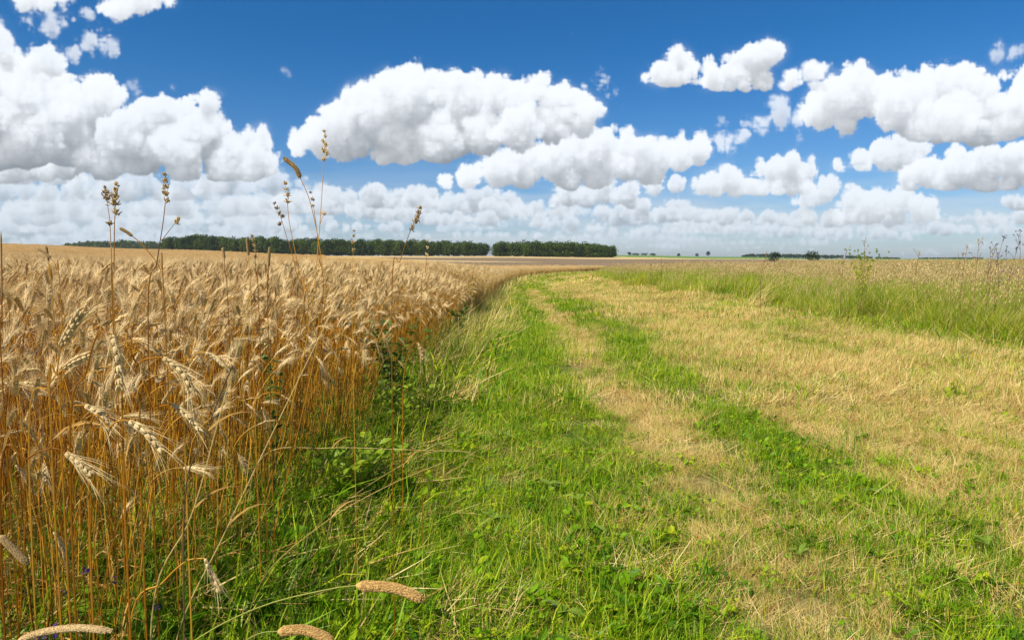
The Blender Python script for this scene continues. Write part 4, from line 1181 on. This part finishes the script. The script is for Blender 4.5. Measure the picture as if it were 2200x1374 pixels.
nodder('bowed wheat stalk whose ear hangs low over the shaded grass, bottom left', [(280, 1340), (350, 1250), (400, 1205), (440, 1198)], [(440, 1198), (452, 1228), (470, 1268)], 1.35, 311, .95)

def straw(label, path, d, r=.0017, m=None, name='bent_straw'):
    P = stem_to_ground(path, d); base = P[0]
    e = empty(name, base, label, 'straw')
    b = MB(); L_ = spline(P, 24) - base; tube(b, L_, r, r * .6, 5); b.build('stem', m or M_STRAW, e)
    b = MB(); blade(b, L_[12], 1.0, .16, .006, 1.0, 1.4, .6, 0, 5, .4); b.build('leaf', M_DRYLEAF, e)
    return e, base
straw('long straight straw leaning from low left up to the right across the wheat edge', [(380, 1370), (480, 1150), (600, 900), (720, 655)], 1.6)
straw('pale straw leaning right beside the long one across brown stems', [(330, 1290), (410, 1110), (470, 900), (540, 640)], 1.5)
straw('thin straw arching over the shaded grass at the wheat foot', [(560, 1250), (700, 1120), (840, 1040), (960, 990)], 2.0, .0015)
straw('straw fallen level over the track grass beside the wheat', [(560, 985), (700, 962), (860, 965), (1010, 970)], 2.8, .0015)
straw('straw bowed out of the wheat with its tip resting over the track', [(690, 1120), (860, 1000), (960, 965), (1045, 985)], 2.6, .0015)
e, base = straw('dead weed stalk ending in a dark knob amid the left wheat', [(395, 1110), (440, 940), (480, 830), (496, 795)], 1.4, .0020, M_BROWNST, 'dead_weed_stalk')
b = MB(); clump(b, at(496, 788, 1.4) - base, (0, 0, 1), .008, 9); b.build('seed_head', M_DARKHEAD, e)


# ------------------------------------------------------------------ weeds
def leafy(name, label, px, py, d, height, stems, material, leaf_len, seed, spread=.35, per=16, cat='weed', stem_mat=None):
    g = np.random.default_rng(seed); p = ground_under(at(px, py, d)); e = empty(name, p, label, cat)
    sb, lb = MB(), MB()
    for k in range(stems):
        a = g.uniform(0, 6.283); q = spread * g.uniform(.2, 1)
        L_ = spline([(0, 0, 0), (math.cos(a) * q * .35, math.sin(a) * q * .35, height * .55), (math.cos(a) * q, math.sin(a) * q, height * g.uniform(.75, 1.05))], 14)
        tube(sb, L_, .0028, .001, 5)
        for j in range(per):
            i = int(2 + 11 * (j + .5) / per); ang = j * 2.4 + g.normal(0, .4)
            leaf(lb, L_[i], (math.cos(ang), math.sin(ang), g.uniform(-.5, 1.4)), norm((g.normal(0, .7), g.normal(0, .7), 1)), leaf_len * g.uniform(.6, 1.15) * (1.15 - .4 * i / 14), leaf_len * g.uniform(.35, .6), np.clip(g.normal(.5, .25), 0, 1))
    sb.build('stem', stem_mat or M_GSTEM, e); lb.build('foliage', material, e)
    return e
leafy('leafy_weed', 'dark green leafy weed climbing in the wheat edge', 846, 905, 4.9, .86, 14, M_LEAFD, .055, 401, .40, 26)
leafy('leafy_weed', 'low yellowish green leafy weed before the dark one at the wheat edge', 862, 945, 4.4, .50, 10, M_LEAFL, .06, 402, .34, 12)
leafy('leafy_weed', 'bright lime green leafy clump at the foot of the wheat', 765, 1085, 3.25, .40, 12, M_LEAFL, .085, 403, .26, 10)
leafy('leafy_weed', 'tall thin grey green weed inside the wheat left of the dark weed', 590, 1010, 3.0, .95, 4, M_LEAFD, .04, 404, .14, 26)
leafy('leafy_weed', 'small dark leafy weed at the bend of the wheat edge', 990, 735, 9.5, .75, 6, M_LEAFD, .08, 405, .3, 18)
e = leafy('tall_weed', 'tall bushy yellow green weed standing up out of the right verge', 1850, 660, 14.0, 1.33, 22, M_TALLG, .045, 406, .32, 44)
hb = MB(); g = np.random.default_rng(3)
for k in range(46): clump(hb, np.array((g.normal(0, .15), g.normal(0, .15), g.uniform(1.10, 1.46))), (0, 0, 1), .020, 50 + k)
hb.build('flower_head', M_TALLG, e)

def rosette(label, px, py, d, n, L_, seed, material=None):
    g = np.random.default_rng(seed); p = ground_under(at(px, py, d)); e = empty('broad_leaf_plant', p, label, 'weed')
    for k in range(n):
        a = 6.283 * k / n + g.normal(0, .7); b = MB()
        leaf(b, (.004 * math.cos(a), .004 * math.sin(a), .05), (math.cos(a), math.sin(a), g.uniform(.3, 1.3)), (0, 0, 1), L_ * g.uniform(.45, .9), L_ * g.uniform(.32, .5), np.clip(g.normal(.6, .2), 0, 1), 0, .2, .5)
        b.build('leaf', material or M_PLANTAIN, e)
def gd(py): return EYE * F / max(20, (py - 556))
for k, (px, py, n, L_, lab) in enumerate([
        (1142, 1318, 5, .10, 'large pale broad leaf plant in the grass near the bottom middle'),
        (1185, 1075, 5, .10, 'broad leaf plant in the shaded green lane above the bottom middle'),
        (1310, 1195, 4, .08, 'broad leaf plant with two dark leaves beside the worn wheel line'),
        (1240, 1110, 4, .08, 'pale broad leaf plant at the left rim of the wheel line'),
        (1215, 1375, 5, .09, 'broad leaf plant cut by the bottom edge in the green lane'),
        (1868, 1085, 4, .10, 'single tall broad leaf plant in the right green lane'),
        (2120, 1215, 4, .09, 'broad leaf plant near the lower right edge'),
        (1715, 1235, 6, .06, 'small bright leafy rosette beside the dry patch at lower right'),
        (1090, 960, 5, .09, 'broad leaf plant in the left green lane near the fallen straw'),
        (1060, 1150, 5, .09, 'broad leaf plant at the edge of the wheat shadow')]):
    rosette(lab, px, py, gd(py), n, L_, 440 + k)

def flower(label, px, py, d, seed, group='purple flowers in the wheat foot'):
    g = np.random.default_rng(seed); top = at(px, py, d); p = ground_under(top); e = empty('purple_flower', p, label, 'flower', group); T_ = top - p
    b = MB(); tube(b, spline([(0, 0, 0), T_ * .5 + np.array((.01, 0, 0)), T_], 8), .0012, .0007, 4); b.build('stem', M_GSTEM, e)
    b = MB()
    for k in range(9): leaf(b, T_ + g.normal(0, .006, 3), g.normal(0, 1, 3) + np.array((0, 0, .3)), (0, .2, 1), .012, .009, g.random())
    b.build('petals', M_PURPLE, e)
for k, (px, py, d, lab) in enumerate([(186, 1228, 1.75, 'purple flower high among the lower left wheat stems'), (243, 1243, 1.8, 'deep violet flower right of the other purple flower in the stems'), (132, 1275, 1.7, 'purple flower low among the leftmost stems'), (118, 1352, 1.6, 'purple flower above the slender timothy head'), (340, 1300, 1.9, 'dim violet flower in the shade right of the stems'), (88, 1368, 1.55, 'purple flower cut by the bottom edge at the left')]):
    flower(lab, px, py, d, 470 + k)

# chicory and dry weeds sticking out of the verge
def chicory(label, px, top, d, seed, material, h0=.3):
    g = np.random.default_rng(seed); t_ = at(px, top, d); p = ground_under(t_); e = empty('chicory_stalk', p, label, 'wildflower', 'wildflower stalks on the right verge'); H = t_[2] - p[2]
    b = MB(); L_ = spline([(0, 0, 0), (g.normal(0, .05), g.normal(0, .05), H * .6), (g.normal(.05, .05), 0, H)], 14); tube(b, L_, .006, .003, 4)
    f = MB()
    for j in range(8):
        i = g.integers(6, 13); a = g.uniform(0, 6.28); q = L_[i] + np.array((math.cos(a), math.sin(a), 1.6)) * g.uniform(.03, .10)
        tube(b, [L_[i], q], .003, .002, 3)
        for s in range(3): leaf(f, q + g.normal(0, .006, 3), g.normal(0, 1, 3), (0, .3, 1), .024, .02, g.random())
    for s in range(4): leaf(f, L_[-1] + g.normal(0, .01, 3), g.normal(0, 1, 3), (0, .3, 1), .03, .025, g.random())
    b.build('stem', M_BROWNST, e); f.build('blossoms', material, e)
for k, (px, top, d, c, lab) in enumerate([
        (2187, 497, 8.6, 0, 'tallest blue flowered stalk at the right picture edge'), (2152, 507, 8.8, 0, 'blue flowered stalk second tallest at the far right verge'),
        (2100, 516, 9.2, 1, 'tall brown dry stalk left of the blue flowered group'), (2140, 524, 8.9, 0, 'blue flowered stalk just left of the second tallest'),
        (2172, 521, 8.7, 0, 'blue flowered stalk between the two tallest'), (2118, 532, 9.1, 1, 'small brown stalk left end of the flowered group'),
        (2068, 527, 9.4, 1, 'lone brown dry stalk on the verge skyline'), (2056, 543, 9.6, 1, 'short brown stalk beside the lone dry stalk'),
        (2197, 530, 8.5, 0, 'blue flowered stalk cut by the right edge'), (2130, 536, 9.0, 0, 'low blue flowered stalk in the middle of the group'),
        (2160, 538, 8.7, 0, 'low blue flowered stalk under the second tallest'),
        (1812, 537, 11.8, 1, 'thin dry stalk left of the tall bushy weed'), (1853, 518, 11.0, 1, 'thin dry stalk rising through the tall bushy weed'), (1968, 542, 10.4, 1, 'thin dry stalk halfway between bushy weed and flowers'), (1640, 540, 14, 1, 'thin dry stalk before the far wood on the verge'), (1400, 566, 22, 1, 'dark rusty stalk at the left end of the verge'), (1418, 556, 24, 1, 'pale tufted stalk near the left end of the verge')]):
    chicory(lab, px, top, d + (2.2 if px > 1900 else 1.5 if px > 1700 else 0), 500 + k, M_PANICLE if c else M_CHIC)

def sheaf(label, p0, p1, d, n, seed):
    g = np.random.default_rng(seed); a = ground_under(at(*p0, d)); b_ = at(*p1, d) + np.array((0, .3, 0)); e = empty('straw_bundle', a, label, 'straw')
    b = MB()
    for k in range(n):
        q0 = g.normal(0, .14, 3) * (1, 1, .1); q1 = (b_ - a) * g.uniform(.5, 1.1) + g.normal(0, .16, 3)
        L_ = spline([q0, (q0 + q1) / 2 + g.normal(0, .05, 3) + np.array((0, 0, .06)), q1], 6); tube(b, L_, .003, .0015, 3, 0, g.random())
    b.build('straw', M_STRAW, e)
sheaf('pale straw bundle leaning against the verge, the farther one', (1618, 662), (1668, 612), 17.0, 60, 601)
sheaf('brownish straw bundle leaning against the verge, the nearer one', (1800, 668), (1836, 622), 15.5, 60, 602)

# ------------------------------------------------------------------ summer haze: one box of air
def haze_box():
    x, y0, y1, zl, zh = 5200.0, -5200.0, 5200.0, -2.6, 27.0
    me = bpy.data.meshes.new('haze')
    V = [(-x, y0, zl), (x, y0, zl), (x, y1, zl), (-x, y1, zl), (-x, y0, zh), (x, y0, zh), (x, y1, zh), (-x, y1, zh)]
    me.from_pydata(V, [], [(3, 2, 1, 0), (4, 5, 6, 7), (0, 1, 5, 4), (1, 2, 6, 5), (2, 3, 7, 6), (3, 0, 4, 7)])
    m = bpy.data.materials.new('haze_air'); m.use_nodes = True; t = m.node_tree; t.nodes.clear()
    v = t.nodes.new('ShaderNodeVolumePrincipled'); v.inputs['Color'].default_value = (.80, .88, .96, 1); v.inputs['Density'].default_value = .0001; v.inputs['Anisotropy'].default_value = .2
    o = t.nodes.new('ShaderNodeOutputMaterial'); t.links.new(v.outputs[0], o.inputs['Volume'])
    me.materials.append(m)
    tag(obj('haze', me), 'thin summer haze over the far fields', 'haze', kind='stuff')
haze_box()
